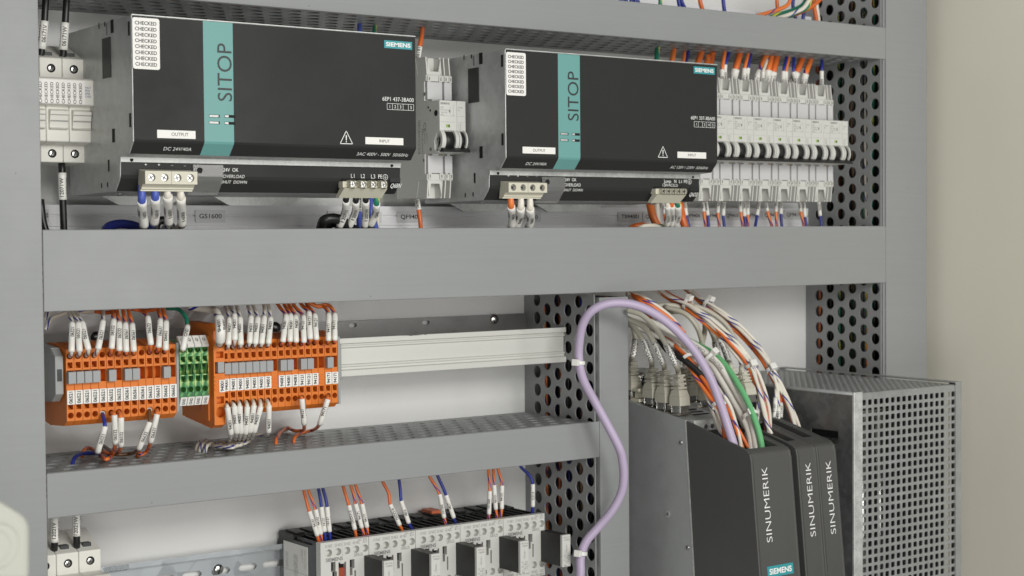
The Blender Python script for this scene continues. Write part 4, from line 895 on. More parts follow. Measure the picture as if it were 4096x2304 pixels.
# ------------------------------------------------------------------ control modules (lower right)
def topz(y): return -171.5 - (1106.4 - y) * .2372 if y < 1106.4 else -171.3 + (y - 1106.4) * .143
def fronty(z): return 1020.6 + (z + 193) * .1015
def on_front(q):
    z = -230.
    for _ in range(12): p = PY(q, fronty(z) - .2); z = p[2]
    return p
UF = V3((0, .1015, .995))
def cover(t, x0, x1, hole, ribs, mk='cover_grey'):
    side = [(1105.8, topz(1105.8)), (1031, topz(1031)), (1025, topz(1025) - .6), (1021.6, -194), (fronty(-200), -200), (fronty(-440), -440), (1085.5, -440)]
    ins = [(y + (0 if y > 1090 else .4), z - .3) for y, z in side]
    o = MB().prism(side, x0, x0 + 2.6).build('front_cover', mk, t, bevel=.7)
    MB().prism(side, x1 - 2.6, x1).build('front_cover', mk, t, bevel=.7)
    MB().prism([(fronty(-200) + 3, -198), (1024.5, -195.2), (1021.6, -194.6), (fronty(-200) + .0, -200), (fronty(-440), -440), (fronty(-440) + 3, -440)], x0 + 2.5, x1 - 2.5).build('front_panel', mk, t)
    y0, y1, hx0, hx1 = hole
    mb = MB(); mb.sheet(lambda u, v, d: (u, v, topz(v) - .35 - d - (0 if v > 1026 else (1026 - v) * .45)), x0 + 2.4, x1 - 2.4, 1021.8, 1100, 26, [((hx0 + hx1) / 2, (y0 + y1) / 2, (hx1 - hx0) / 2, (y1 - y0) / 2, 0, 1), (x0 + 5, 1024, .01, .01, 0)], blind=1)
    mb.build('cover_top', [mk, 'hole_black'], t, bevel=0)
    for k in range(ribs):
        y = y1 - 6 - k * 4.2; MB().box(hx1 + .3, x1 - 3, y, y + 1.6, topz(y) - 1, topz(y) + .6).build('grip_rib', mk, t, bevel=.3)
    return o
t = thing('control_unit', (1017, 1256, -440), 'wide black control module with teal maker plate, nearest of the three modules', 'control module', 'black control modules at the lower right')
hs = []
MB().prism([(1256, topz(1256)), (1106.6, topz(1106.6)), (1086, -440), (1256, -440)], 992, 1042.4).build('metal_housing', 'zinc_smooth', t, bevel=.5)
MB().prism([(1106.4, topz(1106.4) + .1), (1104.6, topz(1106.4) - .6), (1084, -440), (1086, -440)], 991.7, 993).build('edge_seam', 'zinc_light', t)
cover(t, 992, 1042.5, (1029, 1099, 995.5, 1034.5), 9)
for c, x, y, r in ((D1, 645, 1218, 2.3), (D3, 717, 1117, 2.3), (D3, 490, 733, 1.9)):
    p = PX(c(x, y), 991.9); s_ = MB().dome(p, (-1, 0, 0), r, .9).build('screw', 'chrome', t)
    if r < 2: MB().cyl(p, (-1, 0, 0), 3.6, .35, 6).build('hex_nut', 'zinc_light', t)
    slot_line(p + V3((-.9, 0, 0)), (0, .4, .9), .5, r * 1.4, (-1, 0, 0), 'dark_screw', s_)
for k in range(3):
    y = 1120 + 9 * k; MB().box(1015, 1036, y, y + 4, topz(y) - .5, topz(y) + .5).build('vent_slot', 'hole_black', t)
MB().box(996, 1040, 1098, 1106, topz(1102) - 9, topz(1106) + .4).build('bracket', 'zinc_light', t, bevel=.3)
for x in (1010, 1018): MB().cyl((x, 1097, topz(1102) - 5), (0, 1, 0), 2.2, 1.5, 12).build('screw', 'chrome', t)
mb = MB()
def modname(parent, c0, c1, capw):
    a = on_front(c0); b = on_front(c1); text('SINUMERIK', a, UF, -UX, 'print_white', parent, width=(b - a).length, cap=capw, bold=-.012)
modname(t, D3(1691, 1050), D3(1632, 192), 7.0)
a = on_front(D3(1627, 1338)); b = on_front(D3(1922, 1290)); W = b[0] - a[0]; H = 9.6
i = MB().prism([(fronty(a[2]) - .25, a[2]), (fronty(a[2]) + .5, a[2]), (fronty(a[2] - H) + .5, a[2] - H), (fronty(a[2] - H) - .25, a[2] - H)], a[0], b[0]).build('maker_plate', 'logo_teal', t)
text('SIEMENS', (a[0] + W * .07, fronty(a[2] - H * .78) - .4, a[2] - H * .74), UX, UF, 'print_white', i, width=W * .86, cap=4.7, bold=.03)
for x0, x1, hy, lab, q0, q1 in ((1049, 1074.1, (1036, 1090, 1053, 1064), 'narrow black control module between the wide module and the last one', D3(2186, 985), D3(2128, 140)), (1074.5, 1099.8, (1040, 1092, 1078.5, 1090), 'narrow black control module closest to the perforated cage', D3(2417, 955), D3(2357, 118))):
    t = thing('control_unit', ((x0 + x1) / 2, 1256, -440), lab, 'control module', 'black control modules at the lower right')
    MB().prism([(1256, topz(1256) - 4), (1106.6, topz(1106.6) - 4), (1086, -440), (1256, -440)], x0 + .2, x1 - .2).build('metal_housing', 'zinc_dark', t, bevel=.5)
    cover(t, x0, x1, hy + () if False else (hy[0], hy[1], hy[2], hy[3]), 6); modname(t, q0, q1, 6.6)
# ------------------------------------------------------------------ perforated resistor cage
YG = 1024.; t = thing('resistor_cage', (1205, PL, -440), 'galvanised cage with square perforations standing beside the beige wall', 'resistor cage')
gl = PY(D2(1095, 330), YG); gr = PY(D2(2222, 250), YG); gh0 = PY(D2(1203, 400), YG); gh1 = PY(D2(2140, 330), YG); gp = (gh1[0] - gh0[0]) / 16
GX0, GX1 = gl[0], gr[0]; GZ = PY(D2(1095, 318), YG)[2]; r0 = PY(D2(1260, 418), YG)[2]; rp = gp * .985
fl0 = PY(D2(1186, 330), YG)[0]; fl1 = PY(D2(2160, 260), YG)[0]
hs = [(gh0[0] + gp * a, r0 - rp * b, 2.72, 2.72, 6) for a in range(17) for b in range(36)]
MB().sheet(lambda u, v, d: (u, YG + d, v), fl0 - .5, fl1, r0 - rp * 36, GZ - 2.2, 1.0, hs, seg=8).build('perforated_front', 'zinc', t)
hs = [(gh0[0] + gp * a, YG + 8 + gp * b, 2.72, 2.72, 6) for a in range(17) for b in range(29)]
MB().sheet(lambda u, v, d: (u, v, GZ - 1.2 - d), fl0 - .5, fl1, YG + 1.2, PL - 3, 1.0, hs, seg=8).build('perforated_top', 'zinc', t)
MB().prism([(YG, GZ - 2.2), (YG + .6, GZ - 1.4), (YG + 1.4, GZ - 1.2), (YG + 1.4, GZ - 2.2)], fl0, fl1).build('front_bend', 'zinc', t)
MB().prism([(GX0 + .4, YG - .2), (GX0, YG + .6), (GX0, YG + 2.5), (GX0 + 1, YG + 2.5), (GX0 + 1, YG + 1), (fl0, YG + 1), (fl0, YG - .2)], -440, GZ, 'z').build('front_flange', 'zinc_light', t, bevel=.35)
MB().prism([(fl1, YG - 1.0), (fl1, YG), (GX1 - 1, YG), (GX1 - 1, YG + 14), (GX1, YG + 14), (GX1, YG - 1.0)], -440, GZ + .6, 'z').build('right_flange', 'zinc', t, bevel=.3)
MB().box(fl1 - 1.2, GX1, YG - 1.0, PL - 3, GZ + .3, GZ + 1.4).build('top_fold', 'zinc', t, bevel=.3)
MB().cyl((GX0 + 1.8, YG + 1, GZ - 1.8), (0, 1, 0), 1.9, PL - YG - 4, 14).build('rolled_edge', 'zinc', t)
q0 = PX(D2(640, 712), GX0); q1 = PX(D2(928, 838), GX0)
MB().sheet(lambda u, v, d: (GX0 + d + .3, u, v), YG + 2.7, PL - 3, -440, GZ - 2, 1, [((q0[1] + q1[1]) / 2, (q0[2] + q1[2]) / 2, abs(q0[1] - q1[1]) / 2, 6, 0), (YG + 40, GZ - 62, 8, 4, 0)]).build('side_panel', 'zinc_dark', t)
hs = [(1175, GZ - 33 - 20.6 * k, 38, 5.2, 0) for k in range(13)]
MB().sheet(lambda u, v, d: (fl1 - 2 + d, u, v), YG + 12, PL - 6, -440, GZ - 8, 1, hs).build('slotted_panel', 'cage_shade', t)
MB().box(GX0 + 2, fl1 - 3, PL - 8, PL - 6, -440, GZ - 3).build('back_panel', 'cage_shade', t)  # galvanised sheet coloured near-black to give the shade inside the cage
for x, y in ((gh0[0] + gp * 4.6, YG + 46), (gh0[0] + gp * 8, YG + 60), (gh0[0] + gp * 12.5, YG + 70)):
    MB().cyl((x, y, -440), (0, 0, 1), 3.4, 440 + GZ - 30, 14).build('resistor_rod', 'chrome', t)
for k in range(2): MB().cyl((GX0 + 4, YG + 50 + 20 * k, GZ - 28), (1, 0, 0), 2.4, fl1 - GX0 - 10, 12).build('cross_rod', 'chrome', t)
# ------------------------------------------------------------------ latch in the foreground
YL = 640.; o = []
pr = [PY(C6(x, y), YL) for x, y in ((-260, 640), (-60, 700), (60, 760), (180, 835), (240, 880), (272, 925), (288, 975), (292, 1040), (290, 1500), (-260, 1500))]
t = thing('door_latch', (pr[4][0], YL, pr[4][2]), 'cream metal latch plate with round boss, blurred in the lower left corner', 'latch')
MB().prism([(p[0], p[2]) for p in pr], YL, YL + 12, 'y').build('plate', 'latch', t, bevel=2.2)
p = PY(C6(-40, 1160), YL); MB().cyl((p[0], YL - 1.5, p[2]), (0, 1, 0), 9.2, 2, 32).build('boss', 'latch', t, bevel=.6)
MB().cyl((p[0] - 1, YL - 2.5, p[2]), (0, 1, 0), 6.4, 1.6, 32).build('pin', 'latch', t, bevel=.5)
# ------------------------------------------------------------------ wires: terminals
def up_wires(rows, c, zone, r=1.55, Yh=1167, Ys0=1152, Ys1=1166, Ye=1182, rs=2.35):
    cnt = {}
    for k, (col, n_, txt, *pp) in enumerate(rows):
        h, a, b, *e = pp
        pts = [(c, *h, Yh), (c, *a, Ys0), (c, (a[0] * .45 + b[0] * .55), (a[1] + b[1]) / 2, (Ys0 + Ys1) / 2 - 2), (c, *b, Ys1)] + [(c, *q, Ye if i == len(e) - 1 else (Ys1 + Ye) / 2 + 4) for i, q in enumerate(e)]
        v = [P(q[0](q[1], q[2]), q[3]) for q in pts]; last = v[-1]; d = (v[-1] - v[-2]); d[2] = abs(d[2]) + 4
        v.append(last + d.normalized() * 16 + V3((0, 4, 6)))
        wire(f'{CN[col]} marked {txt}, {n_} upper hole of the {zone}', col, r, v, (1, 3), txt, rs, group=f'marked wires above the {zone}')
up_wires([('w', 'first', '06521', (540, 534), (552, 495), (555, 275), (530, 185)), ('w', 'second', '06521', (600, 530), (614, 492), (602, 275), (560, 185)), ('w', 'third', '06521', (665, 530), (682, 480), (634, 270), (585, 190)), ('w', 'fourth', '06521', (728, 532), (757, 475), (795, 260), (797, 182)),
          ('o', 'sixth', '06532', (852, 525), (862, 470), (877, 252), (866, 175)), ('o', 'seventh', '06532', (912, 520), (922, 485), (920, 272), (903, 178)), ('o', 'eighth', '06561', (975, 515), (975, 492), (968, 280), (952, 178)), ('o', 'ninth', '06561', (1035, 512), (1034, 490), (1020, 285), (990, 168)),
          ('o', 'eleventh', '06632', (1152, 505), (1165, 440), (1140, 230), (1085, 165)), ('o', 'twelfth', '06631', (1213, 497), (1225, 460), (1237, 250), (1222, 162)), ('o', 'thirteenth', '06662', (1272, 492), (1280, 480), (1282, 265), (1256, 160))], L1, 'left orange strip')
up_wires([('w', 'first', '94001', (402, 470), (412, 440), (418, 240), (395, 150)), ('w', 'second', '94001', (448, 465), (462, 405), (458, 210), (425, 145)), ('w', 'third', '94001', (495, 460), (508, 440), (502, 235), (478, 148)), ('w', 'fourth', '94001', (550, 455), (575, 430), (585, 225), (565, 140)),
          ('w', 'fifth', '94001', (605, 455), (620, 435), (637, 232), (605, 140)), ('w', 'sixth', '94001', (655, 450), (668, 435), (690, 225), (688, 135)), ('w', 'seventh', '94001', (708, 447), (722, 432), (738, 235), (718, 132)),
          ('o', 'ninth', '94081', (818, 440), (833, 418), (855, 215), (800, 138)), ('o', 'tenth', '94081', (870, 440), (888, 415), (890, 212), (845, 132)), ('o', 'eleventh', '94081', (925, 437), (935, 420), (930, 220), (880, 132)), ('o', 'twelfth', '94121', (975, 435), (995, 422), (990, 222), (920, 138)),
          ('o', 'thirteenth', '94121', (1030, 430), (1045, 395), (1032, 192), (975, 128)), ('o', 'fourteenth', '94121', (1080, 425), (1092, 400), (1078, 210), (1020, 132)), ('o', 'sixteenth', '94171', (1175, 425), (1185, 408), (1185, 205), (1150, 150), (1090, 143)), ('o', 'seventeenth', '94171', (1230, 420), (1235, 405), (1232, 205), (1180, 135), (1080, 140))], L2, 'right orange strip')
wire('thick white wire with blue stripe marked 94001 in the large orange feed terminal', 'w', 3.1, [(L2, 335, 440, 1163), (L2, 348, 410, 1144), (L2, 352, 330, 1140), (L2, 340, 238, 1150), (L2, 300, 178, 1168), (L2, 200, 160, 1182), (L2, 110, 150, 1190)], (1, 3), '94001', 3.9, cap=2.4)
wire('green and yellow earth wire marked GND entering the first green terminal', 'g', 1.55, [(L1, 1410, 484, 1166), (L1, 1413, 478, 1148), (L1, 1430, 390, 1150), (L1, 1447, 300, 1160), (L1, 1432, 225, 1170), (L1, 1375, 168, 1180), (L1, 1290, 160, 1190)], (1, 3), 'GND', 2.3, cap=2.6)
for k, (col, pp) in enumerate((('w', [(350, 330), (400, 240), (480, 205), (540, 185)]), ('w', [(346, 250), (370, 200), (400, 180)]), ('w', [(600, 180), (680, 188), (760, 180)]), ('O', [(740, 185), (820, 195), (900, 178)]), ('O', [(1020, 165), (1120, 180), (1230, 165)]))):
    wire(('white wire curving past the left end of the strip under the duct', 'short white wire at the left edge under the middle duct', 'white wire lying along the duct underside above the left strip', 'orange wire lying along the duct underside above the left strip', 'orange wire sagging under the duct above the terminals tagged 06632')[k], col, 1.6, [(L1, x, y, 1192 + 3 * i) for i, (x, y) in enumerate(pp)])
def down_wires(rows, c, zone, r=1.55, rs=2.3):
    for k, (col, n_, txt, h, a, b, e, f_) in enumerate(rows):
        pts = [(c, *h, 1168), (c, *(((h[0] + a[0]) / 2, h[1] + (a[1] - h[1]) * .35)), 1158), (c, *a, 1153), (c, (a[0] + b[0]) / 2, (a[1] + b[1]) / 2, 1156), (c, *b, 1162)] + [(c, *q, -168) for q in e]
        v = [P(q[0](q[1], q[2]), q[3]) for q in pts]; v.append(v[-1] + (v[-1] - v[-2]).normalized() * 8 + V3((0, 0, -9)))
        wire(f'{CN[col]} marked {txt}, {n_} lower hole of the {zone}', col, r, v, (2, 4), txt, rs, group=f'marked wires below the {zone}', ferrule=f_)
down_wires([('b', 'fifth', '06521', (790, 972), (810, 1073), (757, 1265), [(738, 1282), (660, 1280), (575, 1318)], True), ('o', 'sixth', '06532', (858, 968), (882, 985), (890, 1200), [(868, 1292), (822, 1328), (770, 1290), (690, 1240), (645, 1265)], False), ('o', 'seventh', '06532', (915, 958), (935, 1005), (935, 1220), [(908, 1278), (850, 1292), (800, 1272)], False),
            ('n', 'eleventh', '06632', (1155, 945), (1155, 1040), (1073, 1242), [(1000, 1285), (900, 1290), (790, 1225)], True), ('o', 'twelfth', '06631', (1213, 945), (1213, 980), (1165, 1190), [(1132, 1268), (1090, 1290), (1068, 1268)], False)], L1, 'left orange strip')
down_wires([('w', 'first', '94001', (395, 905), (405, 925), (432, 1130), [(402, 1200), (330, 1220), (230, 1182), (175, 1215)], False), ('w', 'second', '94001', (437, 892), (457, 915), (476, 1120), [(455, 1192), (408, 1232), (330, 1228), (255, 1200), (205, 1224)], False), ('w', 'third', '94001', (490, 882), (500, 915), (508, 1122), [(488, 1192), (448, 1236), (380, 1234), (305, 1206), (245, 1228)], False), ('w', 'fourth', '94001', (545, 878), (558, 920), (545, 1125), [(518, 1188), (472, 1226), (405, 1218), (345, 1196)], False),
            ('w', 'fifth', '94001', (600, 872), (610, 910), (580, 1112), [(548, 1182), (502, 1218), (445, 1214), (400, 1196)], False), ('w', 'sixth', '94001', (655, 870), (662, 920), (612, 1112), [(582, 1172), (540, 1204), (480, 1206), (440, 1190)], False), ('w', 'seventh', '94001', (705, 868), (725, 910), (722, 1112), [(690, 1145), (620, 1140)], False),
            ('o', 'thirteenth', '94121', (968, 845), (980, 860), (998, 1050), [(985, 1105), (930, 1108), (870, 1085), (785, 1165)], False), ('o', 'sixteenth', '94171', (1178, 835), (1180, 865), (1120, 1050), [(1065, 1102), (995, 1120), (925, 1158)], False)], L2, 'right orange strip')
# contactor wires
for k, (c, col, txt, a, b, d, e, lab) in enumerate([(C7, 'O', '94101', (615, 450), (680, 700), (775, 980), (788, 1060), 'leftmost wire of the contactor row'), (C7, 'o', '94101', (668, 450), (752, 680), (815, 965), (822, 1050), 'second wire of the contactor row'), (C7, 'b', '16121', (785, 435), (820, 650), (858, 935), (868, 1050), 'left of the two wires marked 16121'), (C7, 'b', '16121', (835, 430), (886, 650), (915, 935), (922, 1045), 'right of the two wires marked 16121'),
    (C7, 'O', 'DI/DO12', (1068, 400), (1135, 630), (1205, 910), (1220, 1005), 'above the gap of the first two contactors'), (C7, 'o', '94171', (1158, 400), (1212, 615), (1285, 890), (1310, 990), 'left wire marked 94171 above the contactors'), (C7, 'o', '94171', (1210, 390), (1287, 615), (1345, 885), (1352, 985), 'right wire marked 94171 above the contactors'), (C7, 'O', 'DI/DO14', (1522, 350), (1612, 620), (1720, 860), (1750, 930), 'slanting down to the second contactor'), (C7, 'b', 'I40.6', (1712, 330), (1738, 580), (1825, 835), (1862, 920), 'slanting down to the second contactor'),
    (C8, 'o', '101060', (50, 295), (165, 505), (220, 775), (240, 870), 'entering the middle contactor'), (C8, 'b', 'I40.7', (140, 280), (240, 515), (330, 775), (352, 855), 'entering the middle contactor'), (C8, 'o', '101560', (730, 215), (745, 470), (735, 735), (728, 800), 'entering the fourth contactor'), (C8, 'o', '94101', (782, 205), (795, 400), (815, 680), (828, 790), 'left wire marked 94101 at the fourth contactor'), (C8, 'o', '94101', (835, 203), (885, 405), (882, 675), (868, 785), 'right wire marked 94101 at the fourth contactor'), (C8, 'b', 'Q37.0', (1095, 180), (1238, 390), (1240, 650), (1230, 735), 'entering the last contactor')]):
    bow = (a[0] * .35 + b[0] * .65 + (0 if abs(a[0] - b[0]) < 60 else -8 if k not in (13, 14, 7) else 14), a[1] * .45 + b[1] * .55)
    v = [P(c(*q), y) for q, y in ((a, 1196), (bow, 1194), (b, 1193), ((b[0] * .5 + d[0] * .5, (b[1] + d[1]) / 2), 1194), (d, 1195), (e, 1197))]
    v = [v[0] + (v[0] - v[1]) * .35 + V3((0, 3, 14))] + v + [v[-1] + V3((0, 0, -5))]
    wire(f'{CN[col]} marked {txt}, {lab}', col, 1.4, v, (3, 5), txt, 2.05, group='marked wires above the contactors')
# black supply wires on the left
def blk(lab, c, pts, sl, txt, r=2.7, rs=3.15): wire(lab, 'k', r, [(c, *p) for p in pts], sl, txt, rs, group='thick black wires at the fuse holders', cap=2.9)
blk('black wire marked 06171V, left one above the upper fuse holder', A1, [(268, -30, 1196), (263, 30, 1196), (258, 122, 1196), (242, 285, 1197), (236, 325, 1198), (234, 345, 1200)], (2, 3), '06171V')
blk('black wire marked 06171W, right one above the upper fuse holder', A1, [(388, -30, 1196), (384, 30, 1196), (378, 132, 1196), (368, 290, 1197), (364, 335, 1198), (362, 350, 1200)], (2, 3), '06171W')
blk('black wire marked 12071W hanging below the upper fuse holder', A1, [(357, 930, 1202), (358, 965, 1198), (360, 1002, 1197), (364, 1158, 1197), (370, 1330, 1198), (372, 1370, 1198)], (2, 3), '12071W')
blk('black wire partly hidden by the left duct below the fuse holder', A1, [(236, 1160, 1204), (240, 1200, 1202), (250, 1280, 1201), (268, 1345, 1200)], None, None)
blk('black wire marked 12021V above the lower fuse holder', C6, [(524, 820, 1196), (524, 880, 1196), (523, 1122, 1196), (520, 1200, 1198), (520, 1230, 1200)], (1, 2), '12021V')
blk('black wire marked 12021W above the lower fuse holder', C6, [(738, 780, 1196), (737, 850, 1196), (736, 1062, 1196), (736, 1170, 1198), (736, 1200, 1200)], (1, 2), '12021W')
# power supply output and input wires
def pw(lab, col, c, pts, sl, txt, r, rs, cap=2.7): return wire(lab, col, r, [(c, *p) for p in pts], sl, txt, rs, group='wires at the power supply terminals', cap=cap, stretch=2., ang=random.uniform(-.5, -.1))
pw('blue wire marked 16021 at the first output screw of the left power supply', 'B', B3, [(270, 440, 1122), (275, 640, 1123), (284, 800, 1149), (300, 948, 1162), (270, 985, 1178), (200, 1010, 1190)], (1, 3), '16021', 3.0, 3.55)
pw('blue wire marked 16019 at the second output screw of the left power supply', 'B', B3, [(438, 440, 1122), (443, 603, 1123), (447, 780, 1149), (425, 912, 1162), (350, 985, 1178), (330, 1010, 1188)], (1, 3), '16019', 3.0, 3.55)
pw('white striped wire marked 16001 at the third output screw of the left power supply', 'w', B3, [(592, 440, 1122), (600, 580, 1123), (612, 770, 1149), (612, 915, 1162), (560, 985, 1178), (540, 1010, 1188)], (1, 3), '16001', 2.9, 3.5)
pw('white striped wire marked 16000 at the fourth output screw of the left power supply', 'w', B3, [(758, 440, 1122), (766, 605, 1123), (774, 790, 1149), (778, 930, 1162), (730, 985, 1178), (700, 1010, 1188)], (1, 3), '16000', 2.9, 3.5)
wire('dark blue cable looping out of the duct below the left power supply', 'b', 3.6, [(B3, -180, 1000, 1195), (B3, -130, 958, 1190), (B3, 0, 930, 1185), (B3, 140, 945, 1180), (B3, 250, 985, 1175), (B3, 300, 1030, 1172)])
wire('black tail of cable behind the white wires of the left power supply', 'k', 3.4, [(B3, 440, 1010, 1205), (B3, 480, 900, 1205), (B3, 560, 890, 1205), (B3, 640, 960, 1205), (B3, 660, 1010, 1205)])
for k, (x0, txt, pts) in enumerate(((212, '12071U', [(212, 275, 1126), (217, 392, 1127), (205, 520, 1149), (150, 655, 1162), (120, 700, 1182)]), (315, '12071V', [(315, 275, 1126), (318, 400, 1127), (308, 520, 1149), (250, 655, 1162), (220, 700, 1182)]), (418, '12071W', [(418, 275, 1126), (420, 396, 1127), (420, 520, 1149), (408, 655, 1162), (400, 700, 1182)]))):
    pw(f'black wire marked {txt} at the left power supply inputs', 'k', B4, pts, (1, 3), txt, 2.5, 3.0, 2.6)
pw('green and yellow wire marked GND at the left power supply inputs', 'g', B4, [(528, 275, 1126), (531, 425, 1127), (520, 530, 1149), (472, 642, 1162), (440, 700, 1182)], (1, 3), 'GND', 2.6, 3.0, 2.6)
wire('blue wire behind the black input wires of the left power supply', 'B', 2.6, [(B4, 470, 330, 1190), (B4, 470, 420, 1188), (B4, 478, 540, 1186), (B4, 525, 680, 1186), (B4, 540, 720, 1186)])
wire('blue wire half hidden between two black input wires', 'B', 2.4, [(B4, 345, 360, 1185), (B4, 350, 500, 1185), (B4, 352, 640, 1187), (B4, 352, 710, 1187)], (0, 1), '16052', 2.8)
wire('white wire behind the GND wire of the left power supply', 'W', 1.6, [(B4, 535, 520, 1200), (B4, 545, 610, 1200), (B4, 552, 700, 1200)])
wire('thick black cable looping above the duct below the left power supply', 'k', 4.2, [(B4, 260, 690, 1165), (B4, 190, 610, 1160), (B4, 90, 575, 1158), (B4, 0, 590, 1160), (B4, -35, 650, 1170), (B4, -40, 710, 1180)])
wire('second black cable looping close behind the first one', 'k', 3.6, [(B4, 330, 700, 1185), (B4, 210, 640, 1182), (B4, 90, 628, 1180), (B4, 10, 660, 1182), (B4, -10, 710, 1185)])
wire('orange wire marked 06901 below the single breaker', 'O', 1.9, [(B4, 948, 340, 1205), (B4, 950, 372, 1203), (B4, 965, 490, 1200), (B4, 980, 590, 1198), (B4, 988, 690, 1198)], (1, 2), '06901', 2.4)
wire('orange wire marked 06181 above the single breaker', 'O', 2.0, [(A2, 1002, 150, 1200), (A2, 996, 205, 1200), (A2, 984, 272, 1198), (A2, 974, 345, 1198), (A2, 972, 380, 1200)], (2, 3), '06181', 2.5)
for k, (x0, col, txt, pts) in enumerate(((1910, 'o', '94010', [(1910, 325, 1122), (1918, 452, 1123), (1930, 560, 1149), (1920, 660, 1162), (1900, 710, 1182)]), (2020, 'w', '94001', [(2020, 325, 1122), (2018, 470, 1123), (2008, 570, 1149), (1970, 660, 1162), (1930, 710, 1182)]), (2110, 'w', '94001', [(2110, 325, 1122), (2115, 475, 1123), (2122, 590, 1149), (2100, 660, 1162), (2060, 710, 1182)]))):
    pw(f'{CN[col]} marked {txt} at the {ORD[k]} output screw, right power supply', col, B4, pts, (1, 3), txt, 2.9, 3.5)
for k, (col, txt, pts) in enumerate((('W', '06071', [(432, 112, 1126), (437, 215, 1127), (442, 330, 1149), (425, 430, 1163), (400, 470, 1182)]), ('O', '06091', [(478, 112, 1126), (484, 213, 1127), (488, 330, 1149), (472, 430, 1163), (450, 470, 1182)]), ('g', 'GND', [(540, 112, 1126), (546, 214, 1127), (545, 330, 1149), (515, 430, 1163), (500, 470, 1182)]))):
    pw(f'{CN[col]} marked {txt} at the right power supply inputs', col, B5, pts, (1, 3), txt, 2.1 if k < 2 else 2.5, 2.65 if k < 2 else 3.1, 2.5)
wire('thick orange wire slanting down behind the right power supply inputs', 'o', 3.9, [(B5, 250, 150, 1205), (B5, 262, 220, 1203), (B5, 290, 330, 1200), (B5, 345, 440, 1198)])
wire('thick white striped wire beside the slanting orange wire', 'w', 3.4, [(B5, 326, 150, 1212), (B5, 326, 230, 1211), (B5, 332, 330, 1210), (B5, 345, 440, 1208)])
wire('thick orange wire slanting down right of the GND wire', 'O', 3.9, [(B5, 560, 150, 1205), (B5, 575, 260, 1203), (B5, 590, 340, 1200), (B5, 622, 440, 1198)])
wire('orange red cable lying along the duct edge under the right power supply', 'O', 3.2, [(B5, 60, 450, 1185), (B5, 120, 425, 1180), (B5, 200, 418, 1178), (B5, 300, 450, 1178)])
wire('white cable lying on the duct edge under the right power supply', 'W', 2.6, [(B5, 140, 455, 1168), (B5, 200, 428, 1166), (B5, 300, 424, 1166), (B5, 400, 455, 1168)])
wire('green cable end lying on the duct edge under the right power supply', 'g', 2.4, [(B5, 290, 440, 1172), (B5, 360, 425, 1170), (B5, 430, 438, 1170)])
# breaker row wires, below
low = [('o', '94010', (383, 160), (408, 300), (425, 430)), ('o', '94011', (580, 150), (600, 275), (615, 430)), ('b', 'I37.7', (615, 150), (632, 315), (662, 435)), ('o', '94010', (800, 160), (812, 275), (832, 430)), ('b', '36650', (836, 160), (852, 315), (862, 430)), ('o', '94010', (965, 160), (957, 290), (975, 430)), ('b', '36651', (1018, 160), (1012, 320), (1024, 430)), ('o', '94011', (1185, 165), (1192, 280), (1216, 430)), ('b', '36652', (1224, 165), (1231, 325), (1244, 430)), ('o', '94101', (1265, 165), (1265, 312), (1269, 430)),
       ('b', '36653', (1383, 165), (1360, 315), (1342, 430)), ('o', '94121', (1448, 165), (1468, 270), (1517, 430)), ('o', '94171', (1558, 165), (1556, 280), (1566, 430)), ('b', '36654', (1608, 165), (1606, 300), (1616, 430)), ('o', '94171', (1797, 165), (1812, 275), (1846, 430)), ('b', '36655', (1840, 165), (1856, 332), (1870, 430)), ('b', '36656', (1995, 165), (2012, 320), (2024, 430))]
for k, (col, txt, a, b, e) in enumerate(low):
    v = [P(B5(*q), y) for q, y in ((a, 1206), (b, 1204), ((b[0] * .55 + e[0] * .45, (b[1] + e[1]) / 2), 1203), (e, 1202))]
    v = [v[0] + V3((0, 0, 6))] + v + [v[-1] + (v[-1] - v[-2]).normalized() * 10]
    wire(f'{CN[col]} marked {txt}, {ORD[k]} from the left below the right breakers', col, 1.6, v, (0, 2), txt, 2.05 if col == 'b' else 1.95, group='marked wires below the breaker row')
up = [('o', '36650', 1.9, (185, 60), (172, 148), (168, 235)), ('b', '36650', 1.7, (215, 50), (195, 112), (190, 228)), ('O', '94011', 3.3, (305, 40), (275, 150), (252, 240)), ('o', '94011', 1.8, (362, 70), (346, 140), (335, 240)), ('b', '36651', 1.7, (388, 55), (372, 138), (360, 240)), ('o', '94011', 3.3, (505, 55), (466, 162), (425, 250)), ('w', '36652', 1.7, (500, 130), (488, 165), (482, 250)), ('o', '94011', 3.0, (545, 80), (528, 155), (512, 255)), ('O', '94011', 3.3, (592, 65), (566, 170), (545, 255)),
      ('b', '36653', 1.7, (665, 80), (646, 162), (640, 260)), ('o', '94011', 1.8, (680, 90), (665, 165), (662, 260)), ('O', '94011', 3.3, (785, 80), (745, 175), (705, 265)), ('b', '36654', 1.7, (725, 90), (722, 165), (735, 240)), ('o', '94011', 3.0, (848, 95), (815, 185), (795, 268)), ('b', '36655', 1.7, (942, 90), (940, 160), (938, 275))]
for k, (col, txt, r, a, b, e) in enumerate(up):
    y0 = 1196 if r > 2.5 else 1190
    v = [P(B1(*q), y) for q, y in ((a, y0 + 2), (b, y0), (e, y0 + 4))]; v = [v[0] + (v[0] - v[1]).normalized() * 12] + v + [v[-1] + V3((0, 2, -6))]
    wire(f'{CN[col]} marked {txt}, {ORD[k]} from the left above the right breakers', col, r, v, (2, 4), txt, r * 1.22 + .2, group='marked wires above the breaker row', cap=2.2)
